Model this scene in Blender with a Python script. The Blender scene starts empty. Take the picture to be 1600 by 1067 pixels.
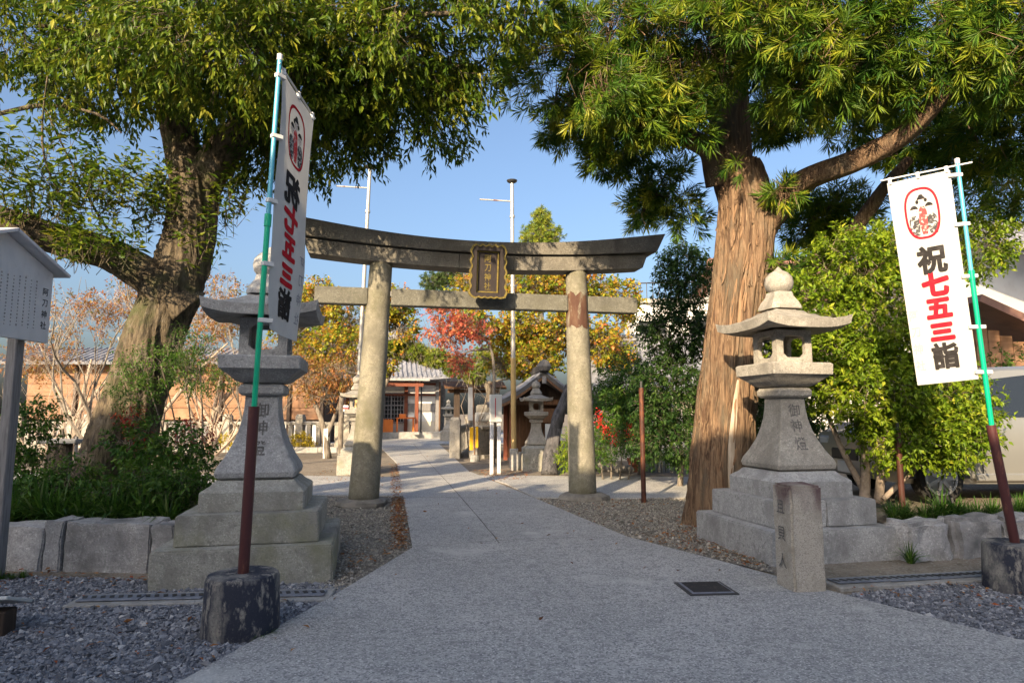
import bpy, bmesh, math, random
import numpy as np
from mathutils import Vector, Matrix, noise

# ------------------------------------------------------------------ camera, sky, sun, exposure
SC = bpy.context.scene
COL = SC.collection
R = math.radians
FPX, CX, CY, EYE, PITCH = 1000.0, 800.0, 533.5, 1.6, R(6.36)
cam_d = bpy.data.cameras.new('camera'); cam_d.lens = 22.5; cam_d.sensor_width = 36.0
cam_d.clip_start = 0.05; cam_d.clip_end = 2000
cam = bpy.data.objects.new('camera', cam_d); COL.objects.link(cam)
cam.location = (0, 0, EYE); cam.rotation_euler = (R(90) + PITCH, 0, 0); SC.camera = cam

SUN_AZ, SUN_EL = R(24), R(22)          # light travels towards +Y, turned to +X
world = bpy.data.worlds.new('World'); SC.world = world; world.use_nodes = True
wn = world.node_tree.nodes; wl = world.node_tree.links
sky = wn.new('ShaderNodeTexSky'); sky.sky_type = 'NISHITA'; sky.sun_disc = False
sky.sun_elevation = SUN_EL; sky.sun_rotation = math.pi + SUN_AZ
sky.air_density = 1.0; sky.dust_density = 6.0; sky.ozone_density = 3.0
wl.new(sky.outputs[0], wn['Background'].inputs[0]); wn['Background'].inputs[1].default_value = 0.13
sun_d = bpy.data.lights.new('sun', 'SUN'); sun_d.energy = 5.0; sun_d.angle = R(0.5); sun_d.color = (1.0, 0.79, 0.52)
sun = bpy.data.objects.new('sun', sun_d); COL.objects.link(sun)
LT = Vector((math.sin(SUN_AZ) * math.cos(SUN_EL), math.cos(SUN_AZ) * math.cos(SUN_EL), -math.sin(SUN_EL)))
sun.rotation_euler = LT.to_track_quat('-Z', 'Y').to_euler(); sun.location = (-10, -20, 20)
vs = SC.view_settings; vs.view_transform = 'Standard'; vs.look = 'None'; vs.gamma = 1; vs.exposure = 1.15
SC.cycles.max_bounces = 6; SC.cycles.transparent_max_bounces = 6

# ------------------------------------------------------------------ helpers
TH = R(12.5)                            # the shrine's axis against the camera's
T = Vector((math.cos(TH), math.sin(TH), 0)); N = Vector((-math.sin(TH), math.cos(TH), 0))

def ray(x, y):
    a, b = (x - CX) / FPX, (CY - y) / FPX
    return Vector((a, math.cos(PITCH) - b * math.sin(PITCH), math.sin(PITCH) + b * math.cos(PITCH)))
def G(x, y, z=0.0):                     # a photo point on level ground
    d = ray(x, y); k = (z - EYE) / d.z
    return Vector((d.x * k, d.y * k, z))
def P(x, y, D):                         # a photo point at a known distance
    d = ray(x, y); k = D / d.y
    return Vector((d.x * k, D, EYE + d.z * k))

def setp(o, label=None, cat=None, group=None, kind=None):
    for k, v in (('label', label), ('category', cat), ('group', group), ('kind', kind)):
        if v: o[k] = v
    return o
def thing(name, label, cat, loc=(0, 0, 0), rz=0.0, group=None):
    o = bpy.data.objects.new(name, None); COL.objects.link(o); o.empty_display_size = .2
    o.location = loc; o.rotation_euler = (0, 0, rz)
    return setp(o, label, cat, group)

class MB:
    def __init__(s): s.v = []; s.f = []
    def add(s, v, f):
        b = len(s.v); s.v += [tuple(p) for p in v]; s.f += [tuple(i + b for i in q) for q in f]; return s
    def box(s, c, d, rz=0.0, ch=0.0, M=None):
        hx, hy, hz = d[0] / 2, d[1] / 2, d[2] / 2
        m = M or (Matrix.Translation(Vector(c)) @ Matrix.Rotation(rz, 4, 'Z'))
        if M: m = Matrix.Translation(Vector(c)) @ M
        if ch <= 0:
            v = [m @ Vector((x * hx, y * hy, z * hz)) for x in (-1, 1) for y in (-1, 1) for z in (-1, 1)]
            return s.add(v, [(0, 1, 3, 2), (4, 6, 7, 5), (0, 4, 5, 1), (2, 3, 7, 6), (0, 2, 6, 4), (1, 5, 7, 3)])
        ch = min(ch, hx * .9, hy * .9, hz * .9)
        bm = bmesh.new(); bmesh.ops.create_cube(bm, size=2.0)
        for q in bm.verts: q.co = Vector((q.co.x * hx, q.co.y * hy, q.co.z * hz))
        bmesh.ops.bevel(bm, geom=bm.edges[:], offset=ch, segments=1, affect='EDGES')
        bm.verts.index_update()
        s.add([m @ q.co for q in bm.verts], [[q.index for q in f.verts] for f in bm.faces]); bm.free(); return s
    def rings(s, rr, cap=True):
        n = len(rr[0]); b = []
        for r in rr: b += list(r)
        f = []
        for i in range(len(rr) - 1):
            for j in range(n):
                k = (j + 1) % n
                f.append((i * n + j, i * n + k, (i + 1) * n + k, (i + 1) * n + j))
        if cap: f.append(tuple(reversed(range(n)))); f.append(tuple(range((len(rr) - 1) * n, len(rr) * n)))
        return s.add(b, f)
    def lathe(s, prof, n=20, c=(0, 0, 0), sq=None, wob=0.0, seed=0):
        c = Vector(c); rr = []
        for r, z in prof:
            ring = []
            for j in range(n):
                a = 2 * math.pi * j / n
                w = 1 + wob * noise.noise(Vector((math.cos(a) * 1.3 + seed, math.sin(a) * 1.3, z * 2)))
                ring.append(c + Vector((math.cos(a) * r * w, math.sin(a) * r * w, z)))
            rr.append(ring)
        return s.rings(rr)
    def square(s, prof, c=(0, 0, 0), ch=.06):   # square plan with clipped corners, prof = (half width, z)
        c = Vector(c); rr = []
        for h, z in prof:
            e = h * (1 - ch)
            rr.append([c + Vector(p) for p in ((h, -e, z), (h, e, z), (e, h, z), (-e, h, z), (-h, e, z), (-h, -e, z), (-e, -h, z), (e, -h, z))])
        return s.rings(rr)
    def tube(s, pts, rad, n=8, cap=True):
        pts = [Vector(p) for p in pts]; rr = []
        if not hasattr(rad, '__len__'): rad = [rad] * len(pts)
        up = None
        for i, p in enumerate(pts):
            d = (pts[min(i + 1, len(pts) - 1)] - pts[max(i - 1, 0)]).normalized()
            if up is None: up = Vector((1, 0, 0)) if abs(d.x) < .9 else Vector((0, 1, 0))
            u = (up - d * up.dot(d)).normalized(); up = u; w = d.cross(u)
            rr.append([p + (u * math.cos(2 * math.pi * j / n) + w * math.sin(2 * math.pi * j / n)) * rad[i] for j in range(n)])
        return s.rings(rr, cap)
    def prism(s, poly, z0, z1):
        n = len(poly)
        return s.rings([[Vector((p[0], p[1], z0)) for p in poly], [Vector((p[0], p[1], z1)) for p in poly]])
    def build(s, name, mat, parent=None, world=False, smooth=False, loc=None):
        v = s.v
        if world and parent is not None:
            mw = Matrix.Identity(4); q = parent
            while q is not None:
                mw = Matrix.Translation(q.location) @ Matrix.Rotation(q.rotation_euler[2], 4, 'Z') @ Matrix.Diagonal((*q.scale, 1)) @ mw; q = q.parent
            mw = mw.inverted(); v = [mw @ Vector(p) for p in v]
        me = bpy.data.meshes.new(name); me.from_pydata([tuple(p) for p in v], [], s.f)
        bm = bmesh.new(); bm.from_mesh(me); bmesh.ops.recalc_face_normals(bm, faces=bm.faces[:]); bm.to_mesh(me); bm.free()
        if smooth:
            me.polygons.foreach_set('use_smooth', [True] * len(me.polygons))
            if smooth != 'all': me.set_sharp_from_angle(angle=R(smooth if not isinstance(smooth, bool) else 40))
        me.materials.append(mat)
        return link(name, me, parent, loc)
def link(name, me, parent=None, loc=None):
    o = bpy.data.objects.new(name, me); COL.objects.link(o)
    if parent is not None: o.parent = parent
    if loc is not None: o.location = loc
    return o
def tree_children(o): return [c for c in bpy.data.objects if c.parent == o]
def copy_tree(o, parent=None):
    c = o.copy(); COL.objects.link(c)
    if parent is not None: c.parent = parent
    for ch in tree_children(o): copy_tree(ch, c)
    return c

def catmull(pts, k=8):
    pts = [tuple(p) for p in pts]; a = np.array([pts[0]] + pts + [pts[-1]], float); out = []
    for i in range(1, len(a) - 2):
        for t in np.linspace(0, 1, k, endpoint=False):
            p0, p1, p2, p3 = a[i - 1], a[i], a[i + 1], a[i + 2]
            out.append(.5 * (2 * p1 + (p2 - p0) * t + (2 * p0 - 5 * p1 + 4 * p2 - p3) * t * t + (3 * p1 - p0 - 3 * p2 + p3) * t ** 3))
    out.append(a[-2]); return np.array(out)

# ------------------------------------------------------------------ materials
def mat(name, col, rough=.8, layers=(), bump=None, bump2=None, spec=.3, metal=0.0, transl=0.0, tint=None, coord='Object', coat=0.0):
    m = bpy.data.materials.new(name); m.use_nodes = True; nt = m.node_tree; nd = nt.nodes; lk = nt.links
    b = nd['Principled BSDF']; b.inputs['Roughness'].default_value = rough; b.inputs['Metallic'].default_value = metal
    b.inputs['Specular IOR Level'].default_value = spec; b.inputs['Coat Weight'].default_value = coat
    tc = nd.new('ShaderNodeTexCoord')
    def tex(kind, scale, st):
        mp = nd.new('ShaderNodeMapping'); mp.inputs['Scale'].default_value = st or (1, 1, 1); lk.new(tc.outputs[coord], mp.inputs[0])
        if kind == 'v':
            t = nd.new('ShaderNodeTexVoronoi'); t.inputs['Scale'].default_value = scale; out = t.outputs['Color']
            s_ = nd.new('ShaderNodeSeparateColor'); lk.new(t.outputs['Color'], s_.inputs[0]); out = s_.outputs[0]
        elif kind == 'd':
            t = nd.new('ShaderNodeTexVoronoi'); t.inputs['Scale'].default_value = scale; t.feature = 'DISTANCE_TO_EDGE'; out = t.outputs['Distance']
        elif kind == 'z':      # height plus noise: stains that run down from the top
            t = nd.new('ShaderNodeTexNoise'); t.inputs['Scale'].default_value = scale; t.inputs['Detail'].default_value = 5
            sx_ = nd.new('ShaderNodeSeparateXYZ'); lk.new(tc.outputs[coord], sx_.inputs[0]); md = nd.new('ShaderNodeMath'); md.operation = 'MULTIPLY_ADD'; md.inputs[1].default_value = 1.1
            lk.new(t.outputs['Fac'], md.inputs[0]); lk.new(sx_.outputs[2], md.inputs[2]); out = md.outputs[0]
        elif kind == 'w':
            t = nd.new('ShaderNodeTexWave'); t.inputs['Scale'].default_value = scale; t.inputs['Distortion'].default_value = 3; t.inputs['Detail'].default_value = 3; out = t.outputs['Fac']
        else:
            t = nd.new('ShaderNodeTexNoise'); t.inputs['Scale'].default_value = scale; t.inputs['Detail'].default_value = 6; t.inputs['Roughness'].default_value = .62; out = t.outputs['Fac']
        lk.new(mp.outputs[0], t.inputs['Vector']); return out
    cur = None
    if tint:
        at = nd.new('ShaderNodeAttribute'); at.attribute_name = 'tint'
        rp = nd.new('ShaderNodeValToRGB'); e = rp.color_ramp.elements
        while len(e) < len(tint): e.new(.5)
        for i, c in enumerate(tint): e[i].position = i / (len(tint) - 1); e[i].color = (*c, 1)
        lk.new(at.outputs['Fac'], rp.inputs[0]); cur = rp.outputs[0]
    for ly in layers:
        kind, scale, c2, lo, hi = ly[:5]; st = ly[5] if len(ly) > 5 else None
        mr = nd.new('ShaderNodeMapRange'); mr.inputs[1].default_value = lo; mr.inputs[2].default_value = hi; lk.new(tex(kind, scale, st), mr.inputs[0])
        mx = nd.new('ShaderNodeMix'); mx.data_type = 'RGBA'; lk.new(mr.outputs[0], mx.inputs[0])
        if cur is None: mx.inputs[6].default_value = (*col, 1)
        else: lk.new(cur, mx.inputs[6])
        mx.inputs[7].default_value = (*c2, 1); cur = mx.outputs[2]
    if cur is None: b.inputs['Base Color'].default_value = (*col, 1)
    else: lk.new(cur, b.inputs['Base Color'])
    prev = None
    for bp in (bump, bump2):
        if not bp: continue
        kind, scale, stren, dist = bp[:4]; st = bp[4] if len(bp) > 4 else None
        bn = nd.new('ShaderNodeBump'); bn.inputs['Strength'].default_value = stren; bn.inputs['Distance'].default_value = dist
        lk.new(tex(kind, scale, st), bn.inputs['Height'])
        if prev: lk.new(prev, bn.inputs['Normal'])
        prev = bn.outputs[0]
    if prev: lk.new(prev, b.inputs['Normal'])
    if transl > 0:
        tr = nd.new('ShaderNodeBsdfTranslucent'); ms = nd.new('ShaderNodeMixShader'); ms.inputs[0].default_value = transl
        if cur is None: tr.inputs[0].default_value = (*col, 1)
        else: lk.new(cur, tr.inputs[0])
        lk.new(b.outputs[0], ms.inputs[1]); lk.new(tr.outputs[0], ms.inputs[2]); lk.new(ms.outputs[0], nd['Material Output'].inputs[0])
    return m

M = {}
def granite(n, a, b_, dark, moss=None, sp=90):
    mid = tuple(.55 * p + .45 * q for p, q in zip(a, dark))
    ly = [('n', 4, b_, .35, .7), ('v', sp * 1.15, mid, .60, .95), ('n', sp * .8, tuple(min(1, c * 1.45) for c in a), .54, .68), ('n', 2.2, tuple(c * .50 for c in a), .50, .68, (1, 1, .6)), ('n', 11, tuple(c * .66 for c in a), .50, .66), ('n', 28, tuple(c * .55 for c in a), .56, .68)]
    if moss: ly.append(('n', 1.7, moss, .5, .75))
    M[n] = mat(n, a, .88, ly, ('n', 60, .8, .010), ('n', 12, .6, .02), spec=.22)
granite('granite_pale', (.37, .345, .30), (.28, .255, .22), (.16, .15, .14))
granite('granite_grey', (.42, .415, .405), (.33, .325, .32), (.14, .14, .14))
granite('granite_moss', (.40, .385, .34), (.31, .30, .255), (.13, .13, .11), (.23, .23, .14))
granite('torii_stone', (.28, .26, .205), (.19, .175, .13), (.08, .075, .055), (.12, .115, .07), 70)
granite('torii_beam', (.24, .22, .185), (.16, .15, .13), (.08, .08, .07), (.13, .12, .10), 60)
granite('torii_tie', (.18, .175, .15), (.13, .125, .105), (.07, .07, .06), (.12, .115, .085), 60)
granite('wall_stone', (.45, .44, .435), (.34, .325, .31), (.12, .12, .12), (.13, .13, .13), 60)
M['stain_stone'] = mat('stain_stone', (.44, .40, .34), .9, [('v', 170, (.24, .22, .20), .62, .95), ('n', 110, (.58, .53, .46), .56, .7), ('z', 4, (.13, .085, .085), 1.20, 1.42, (1, 1, .35)), ('n', 5, (.30, .27, .22), .5, .7)], ('n', 70, .6, .006), spec=.2)
M['concrete'] = mat('concrete', (.47, .455, .435), .9, [('n', .55, (.33, .325, .315), .40, .62), ('n', 2.3, (.37, .365, .35), .42, .68), ('n', 7, (.27, .265, .26), .50, .66, (1, 1.6, 1)), ('n', 30, (.20, .20, .20), .50, .68), ('v', 75, (.19, .19, .195), .66, .95), ('v', 110, (.64, .63, .60), .78, 1.0), ('n', .9, (.54, .53, .50), .58, .74)], ('n', 80, .45, .006), ('n', 25, .35, .01), spec=.2)
M['concrete_old'] = mat('concrete_old', (.36, .35, .33), .9, [('n', 5, (.25, .24, .22), .4, .65), ('n', 40, (.18, .18, .17), .55, .75)], ('n', 50, .5, .008))
M['pole_base'] = mat('pole_base', (.32, .30, .26), .85, [('n', 4, (.03, .034, .05), .34, .50, (1, 1, .5)), ('n', 16, (.26, .24, .21), .53, .64, (1, 1, .5)), ('n', 70, (.05, .05, .07), .55, .7)], ('n', 40, .5, .008), coord='Object')
M['dirt'] = mat('dirt', (.20, .165, .125), .95, [('n', .35, (.27, .23, .18), .4, .65), ('n', 3, (.13, .11, .085), .45, .7), ('v', 55, (.30, .27, .23), .7, .95), ('n', 30, (.09, .08, .07), .55, .75)], ('n', 45, .6, .012), spec=.1)
M['soil'] = mat('soil', (.075, .058, .04), .95, [('n', 6, (.13, .10, .07), .45, .7), ('n', 30, (.03, .025, .02), .5, .7)], ('n', 25, .8, .03), spec=.1)
M['gravel_bed'] = mat('gravel_bed', (.14, .147, .17), .9, [('v', 40, (.27, .28, .31), .4, 1), ('v', 63, (.07, .07, .085), .6, 1)], ('v', 40, .8, .02), spec=.2)
M['fine_gravel'] = mat('fine_gravel', (.17, .155, .13), .9, [('v', 60, (.28, .26, .23), .4, 1), ('v', 90, (.07, .065, .06), .6, 1), ('n', 2, (.13, .10, .07), .5, .7)], ('v', 60, .8, .015), spec=.2)
M['stone_chip'] = mat('stone_chip', (.1, .1, .1), .75, tint=[(.06, .063, .072), (.13, .136, .155), (.20, .207, .23), (.30, .305, .325), (.52, .51, .50)], bump=('n', 90, .3, .003), spec=.35)
M['tan_chip'] = mat('tan_chip', (.1, .1, .1), .85, tint=[(.09, .085, .075), (.21, .195, .17), (.30, .28, .24), (.38, .34, .28), (.55, .52, .47)], spec=.2)
M['dry_leaf'] = mat('dry_leaf', (.2, .1, .05), .8, tint=[(.12, .05, .025), (.26, .11, .04), (.36, .20, .08), (.30, .07, .03)], spec=.2, transl=.15)
M['pole_green'] = mat('pole_green', (.0, .42, .22), .3, [('n', 6, (.0, .34, .18), .4, .7)], spec=.5)
M['pole_blue'] = mat('pole_blue', (.10, .42, .55), .3, [('n', 6, (.07, .34, .46), .4, .7)], spec=.5)
M['pipe_maroon'] = mat('pipe_maroon', (.075, .022, .022), .5, [('n', 14, (.16, .06, .04), .58, .68, (1, 1, .3)), ('n', 50, (.30, .24, .22), .70, .76)], ('n', 40, .2, .003), spec=.4)
M['rust_post'] = mat('rust_post', (.06, .022, .015), .6, [('n', 10, (.16, .055, .025), .5, .65, (1, 1, .3))], spec=.35)
M['plastic_white'] = mat('plastic_white', (.62, .62, .60), .4, spec=.4)
M['cloth_white'] = mat('cloth_white', (.72, .715, .70), .85, [('n', 3, (.65, .645, .64), .5, .75), ('n', 9, (.68, .67, .66), .5, .7)], ('n', 5, .25, .02), spec=.1, transl=.45)
M['ink_black'] = mat('ink_black', (.022, .02, .02), .8, [('n', 20, (.05, .045, .045), .5, .7)], spec=.15)
M['ink_red'] = mat('ink_red', (.48, .008, .02), .8, [('n', 15, (.55, .02, .03), .45, .7)], spec=.15)
M['ink_grey'] = mat('ink_grey', (.33, .33, .36), .8, spec=.15)
M['ink_pink'] = mat('ink_pink', (.62, .06, .06), .8, [('n', 40, (.66, .42, .38), .54, .62)], spec=.15)
M['ink_kimono'] = mat('ink_kimono', (.06, .055, .055), .8, [('n', 38, (.50, .49, .46), .50, .58)], spec=.15)
M['ink_skin'] = mat('ink_skin', (.64, .55, .48), .8, spec=.15)
M['sign_board'] = mat('sign_board', (.66, .67, .69), .55, [('n', 3, (.56, .57, .60), .45, .7, (1, 1, .3)), ('n', 18, (.54, .55, .57), .6, .75)], spec=.4)
M['sign_roof'] = mat('sign_roof', (.66, .66, .70), .45, [('n', 8, (.54, .54, .58), .5, .7)], spec=.45)
M['wood_grey'] = mat('wood_grey', (.24, .23, .23), .75, [('n', 8, (.15, .145, .14), .45, .65, (6, 6, .4)), ('n', 20, (.30, .29, .28), .55, .7, (4, 4, .3))], ('n', 14, .4, .006, (6, 6, .4)), spec=.25)
M['wood_brown'] = mat('wood_brown', (.16, .085, .045), .7, [('n', 8, (.085, .045, .025), .45, .65, (5, 5, .4))], ('n', 14, .3, .005, (6, 6, .4)), spec=.25)
M['wood_red'] = mat('wood_red', (.20, .062, .032), .6, [('n', 6, (.13, .04, .022), .45, .65, (5, 5, .4))], spec=.3)
M['wood_orange'] = mat('wood_orange', (.62, .17, .03), .55, [('n', 6, (.50, .13, .025), .45, .65, (5, 5, .4))], spec=.3)
M['wood_dark'] = mat('wood_dark', (.05, .035, .027), .7, [('n', 8, (.09, .065, .05), .5, .7, (5, 5, .4))], spec=.25)
M['plank'] = mat('plank', (.26, .145, .085), .8, [('n', 4, (.18, .095, .055), .42, .66, (.4, 1, 5)), ('n', 1.2, (.32, .20, .125), .5, .7)], ('n', 8, .4, .01, (.4, 1, 8)), spec=.2)
M['plank_b'] = mat('plank_b', (.22, .12, .07), .8, [('n', 4, (.30, .18, .11), .42, .66, (.4, 1, 5))], ('n', 8, .4, .01, (.4, 1, 8)), spec=.2)
M['plaster'] = mat('plaster', (.66, .65, .62), .9, [('n', 2, (.57, .55, .52), .5, .75)], spec=.15)
M['plaster_cream'] = mat('plaster_cream', (.62, .56, .46), .9, [('n', 2, (.52, .46, .37), .5, .75)], spec=.15)
M['tile_grey'] = mat('tile_grey', (.20, .205, .23), .5, [('n', 3, (.13, .135, .155), .45, .65), ('v', 6, (.27, .27, .29), .5, 1)], ('n', 20, .3, .01), spec=.4)
M['tile_dark'] = mat('tile_dark', (.08, .08, .085), .65, [('n', 4, (.14, .13, .12), .5, .7)], ('n', 20, .4, .01), spec=.3)
M['roof_brown'] = mat('roof_brown', (.22, .12, .09), .6, [('n', 3, (.16, .09, .07), .45, .65)], spec=.3)
M['glass_dark'] = mat('glass_dark', (.012, .014, .016), .08, spec=.6)
M['glass_car'] = mat('glass_car', (.015, .018, .02), .05, spec=.7, coat=.5)
M['car_paint'] = mat('car_paint', (.33, .325, .30), .35, metal=.55, spec=.5, coat=.6)
M['car_trim'] = mat('car_trim', (.03, .03, .03), .5, spec=.4)
M['tyre'] = mat('tyre', (.022, .022, .022), .85, [('n', 20, (.04, .038, .035), .5, .7)], spec=.2)
M['alloy'] = mat('alloy', (.42, .42, .42), .35, metal=.8)
M['chrome'] = mat('chrome', (.6, .6, .6), .2, metal=.9)
M['lamp_glass'] = mat('lamp_glass', (.55, .56, .58), .12, spec=.6)
M['steel_galv'] = mat('steel_galv', (.24, .26, .31), .5, [('n', 10, (.17, .18, .21), .45, .65)], metal=.4, spec=.4)
M['iron_dark'] = mat('iron_dark', (.05, .05, .052), .6, [('n', 20, (.10, .09, .08), .55, .7)], metal=.3, spec=.4)
M['gold'] = mat('gold', (.34, .26, .07), .45, [('n', 20, (.18, .14, .05), .45, .65)], metal=.6, spec=.4)
M['plaque_black'] = mat('plaque_black', (.035, .028, .028), .55, [('n', 12, (.06, .045, .04), .5, .7, (3, 3, .5))], spec=.3)
M['pole_steel'] = mat('pole_steel', (.42, .40, .36), .45, [('n', 5, (.25, .13, .07), .56, .64, (1, 1, .25))], metal=.35, spec=.4)
M['bamboo'] = mat('bamboo', (.52, .36, .15), .5, [('n', 4, (.42, .27, .10), .45, .65, (1, 1, .4))], spec=.35)
M['rope'] = mat('rope', (.55, .46, .30), .9, [('n', 40, (.40, .32, .2), .45, .65)], spec=.1)
M['yellow_cloth'] = mat('yellow_cloth', (.72, .42, .03), .8, spec=.1, transl=.2)
M['purple_cloth'] = mat('purple_cloth', (.16, .08, .30), .8, spec=.1)
M['terracotta'] = mat('terracotta', (.36, .13, .075), .8, [('n', 8, (.28, .10, .06), .5, .7)], spec=.2)
M['rock'] = mat('rock', (.25, .23, .20), .9, [('n', 5, (.15, .14, .125), .42, .66), ('n', 14, (.36, .34, .30), .6, .75)], ('n', 12, .8, .03), spec=.2)
M['bark_left'] = mat('bark_left', (.15, .118, .08), .92, [('n', 9, (.055, .045, .035), .42, .60, (2.2, 2.2, .5)), ('n', 3, (.20, .175, .14), .55, .72), ('n', 2.1, (.085, .09, .045), .50, .66)], ('n', 22, .9, .03, (2.5, 2.5, .45)), ('n', 60, .5, .01), spec=.15)
M['bark_right'] = mat('bark_right', (.24, .155, .095), .92, [('n', 7, (.11, .068, .045), .43, .58, (3.5, 3.5, .22)), ('n', 12, (.36, .25, .155), .55, .68, (4, 4, .2)), ('n', 1.6, (.15, .12, .085), .48, .64, (2, 2, .6))], ('n', 20, 1.0, .035, (4, 4, .16)), ('n', 55, .5, .008, (3, 3, .3)), spec=.12)
M['bark_strip'] = mat('bark_strip', (.29, .185, .11), .92, [('n', 9, (.20, .115, .065), .42, .6, (3, 3, .2)), ('n', 2.2, (.17, .125, .085), .47, .62)], ('n', 24, .8, .02, (4, 4, .16)), spec=.12)
M['bark_scar'] = mat('bark_scar', (.46, .39, .31), .85, [('n', 9, (.34, .27, .2), .42, .6, (3, 3, .2))], ('n', 24, .6, .015, (4, 4, .16)), spec=.15)
M['bark_grey'] = mat('bark_grey', (.22, .19, .155), .92, [('n', 8, (.11, .09, .07), .42, .62, (2, 2, .5))], ('n', 20, .7, .02, (2, 2, .5)), spec=.15)
M['twig_pale'] = mat('twig_pale', (.36, .29, .23), .9, [('n', 10, (.22, .17, .13), .45, .65)], spec=.15)
M['log_grey'] = mat('log_grey', (.11, .105, .11), .9, [('n', 7, (.05, .05, .052), .42, .62, (2, 2, .4)), ('n', 12, (.20, .19, .18), .58, .7, (2, 2, .4))], ('n', 14, .9, .03, (2.5, 2.5, .4)), spec=.15)
def leafmat(n, cols, tr=.35, rough=.45, spec=.28): M[n] = mat(n, cols[0], rough, tint=cols, transl=tr, spec=spec)
leafmat('leaf_evergreen', [(.032, .070, .007), (.06, .115, .010), (.105, .165, .012), (.20, .235, .018), (.30, .29, .03)])
leafmat('leaf_podocarp', [(.028, .085, .014), (.06, .14, .016), (.12, .20, .018), (.23, .285, .022), (.38, .37, .035)])
leafmat('leaf_camellia', [(.055, .115, .010), (.11, .19, .012), (.18, .27, .016), (.27, .36, .024), (.42, .43, .04)], .4)
leafmat('leaf_dark', [(.016, .045, .012), (.028, .07, .016), (.05, .105, .018), (.08, .13, .022)])
leafmat('leaf_garden', [(.030, .080, .016), (.05, .125, .016), (.085, .17, .02), (.15, .22, .03)])
leafmat('leaf_strap', [(.03, .08, .016), (.055, .13, .018), (.10, .20, .025), (.34, .36, .16)])
leafmat('leaf_red', [(.22, .02, .02), (.34, .03, .035), (.42, .09, .03), (.18, .03, .05)])
leafmat('leaf_yellow', [(.40, .30, .02), (.52, .40, .03), (.30, .28, .03)])
leafmat('leaf_maple', [(.09, .17, .02), (.16, .24, .025), (.30, .32, .03), (.48, .36, .035), (.52, .24, .05), (.46, .14, .06)], .45)
leafmat('leaf_maple_red', [(.58, .27, .11), (.60, .18, .10), (.54, .12, .09), (.56, .32, .10)], .45)
leafmat('leaf_rusty', [(.13, .14, .03), (.24, .18, .04), (.36, .17, .05), (.30, .11, .05), (.40, .26, .07)], .4)
leafmat('needle', [(.06, .12, .018), (.13, .20, .022), (.24, .28, .03), (.36, .34, .04)], .3)
leafmat('needle_dark', [(.03, .06, .02), (.06, .10, .025), (.10, .14, .03)], .25)
leafmat('berry', [(.42, .012, .016), (.55, .02, .02)], .05, .3)

# ------------------------------------------------------------------ leaves
def rnd_dirs(g, n):
    d = g.normal(size=(n, 3)); return d / np.linalg.norm(d, axis=1, keepdims=True)
def nrm(a): return a / np.maximum(np.linalg.norm(a, axis=1, keepdims=True), 1e-9)
def leaf_mesh(name, mt, Pp, D, Nn, L, W, tint, fold=True, origin=None, extra=None, wide=.42):
    """one mesh of many leaves: base, two sides, tip (and a keel when fold)"""
    Pp = np.asarray(Pp, float); D = nrm(np.asarray(D, float)); n = len(Pp)
    S = nrm(np.cross(D, Nn)); U = nrm(np.cross(S, D)); L = np.broadcast_to(L, n)[:, None]; W = np.broadcast_to(W, n)[:, None]
    mid = Pp + D * L * wide
    if fold:
        V = np.stack([Pp, mid + S * W * .5 + U * W * .16, mid - S * W * .5 + U * W * .16, Pp + D * L - U * L * .14, mid], 1); k = 5
        F = np.array([[0, 1, 4], [0, 4, 2], [1, 3, 4], [4, 3, 2]])
    else:
        V = np.stack([Pp, mid + S * W * .5, Pp + D * L - U * L * .08, mid - S * W * .5], 1); k = 4
        F = np.array([[0, 1, 2], [0, 2, 3]])
    V = V.reshape(-1, 3)
    if origin is not None: V = V - np.array(origin)
    idx = (F[None] + (np.arange(n) * k)[:, None, None]).reshape(-1, 3)
    return raw_mesh(name, mt, V, idx, np.repeat(tint, k))
def raw_mesh(name, mt, V, idx, tint=None, smooth=False):
    me = bpy.data.meshes.new(name); me.vertices.add(len(V)); me.vertices.foreach_set('co', V.astype(np.float32).ravel())
    k = idx.shape[1]
    me.loops.add(idx.size); me.loops.foreach_set('vertex_index', idx.astype(np.int32).ravel())
    me.polygons.add(len(idx)); me.polygons.foreach_set('loop_start', np.arange(0, idx.size, k, dtype=np.int32))
    me.polygons.foreach_set('use_smooth', np.full(len(idx), bool(smooth)))
    if tint is not None:
        a = me.attributes.new('tint', 'FLOAT', 'POINT'); a.data.foreach_set('value', np.asarray(tint, np.float32))
    me.update(calc_edges=True); me.validate(); me.materials.append(mt); return me

def twigs_in(blobs, n, seed, gap=.0, gf=1.2, shell=.55, down=-.1):
    """twig roots and directions through the crown's lobes; lobe = (centre, radii, weight)"""
    g = np.random.default_rng(seed); w = np.array([b[2] for b in blobs], float); w /= w.sum()
    pos = []; dr = []
    which = g.choice(len(blobs), size=n * 2, p=w); dd = rnd_dirs(g, n * 2); rad = shell + (1 - shell) * g.random(n * 2) ** .7
    for b, d, r in zip(which, dd, rad):
        c, rr = blobs[b][0], blobs[b][1]
        bump = 1 + .22 * noise.noise(Vector((d[0] * 2.3 + b * 7, d[1] * 2.3, d[2] * 2.3)))
        p = Vector((c[0] + d[0] * rr[0] * r * bump, c[1] + d[1] * rr[1] * r * bump, c[2] + d[2] * rr[2] * r * bump))
        if gap > 0 and noise.noise(p * gf + Vector((seed * 3.1, 0, 0))) < -.45 + gap: continue
        o = Vector((d[0] / rr[0], d[1] / rr[1], d[2] / rr[2])).normalized()
        pos.append(p); dr.append(o + Vector((0, 0, down)))
        if len(pos) >= n: break
    pos = np.array(pos); dr = nrm(np.array(dr) + g.normal(size=(len(pos), 3)) * .55)
    return pos, dr, g
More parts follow.
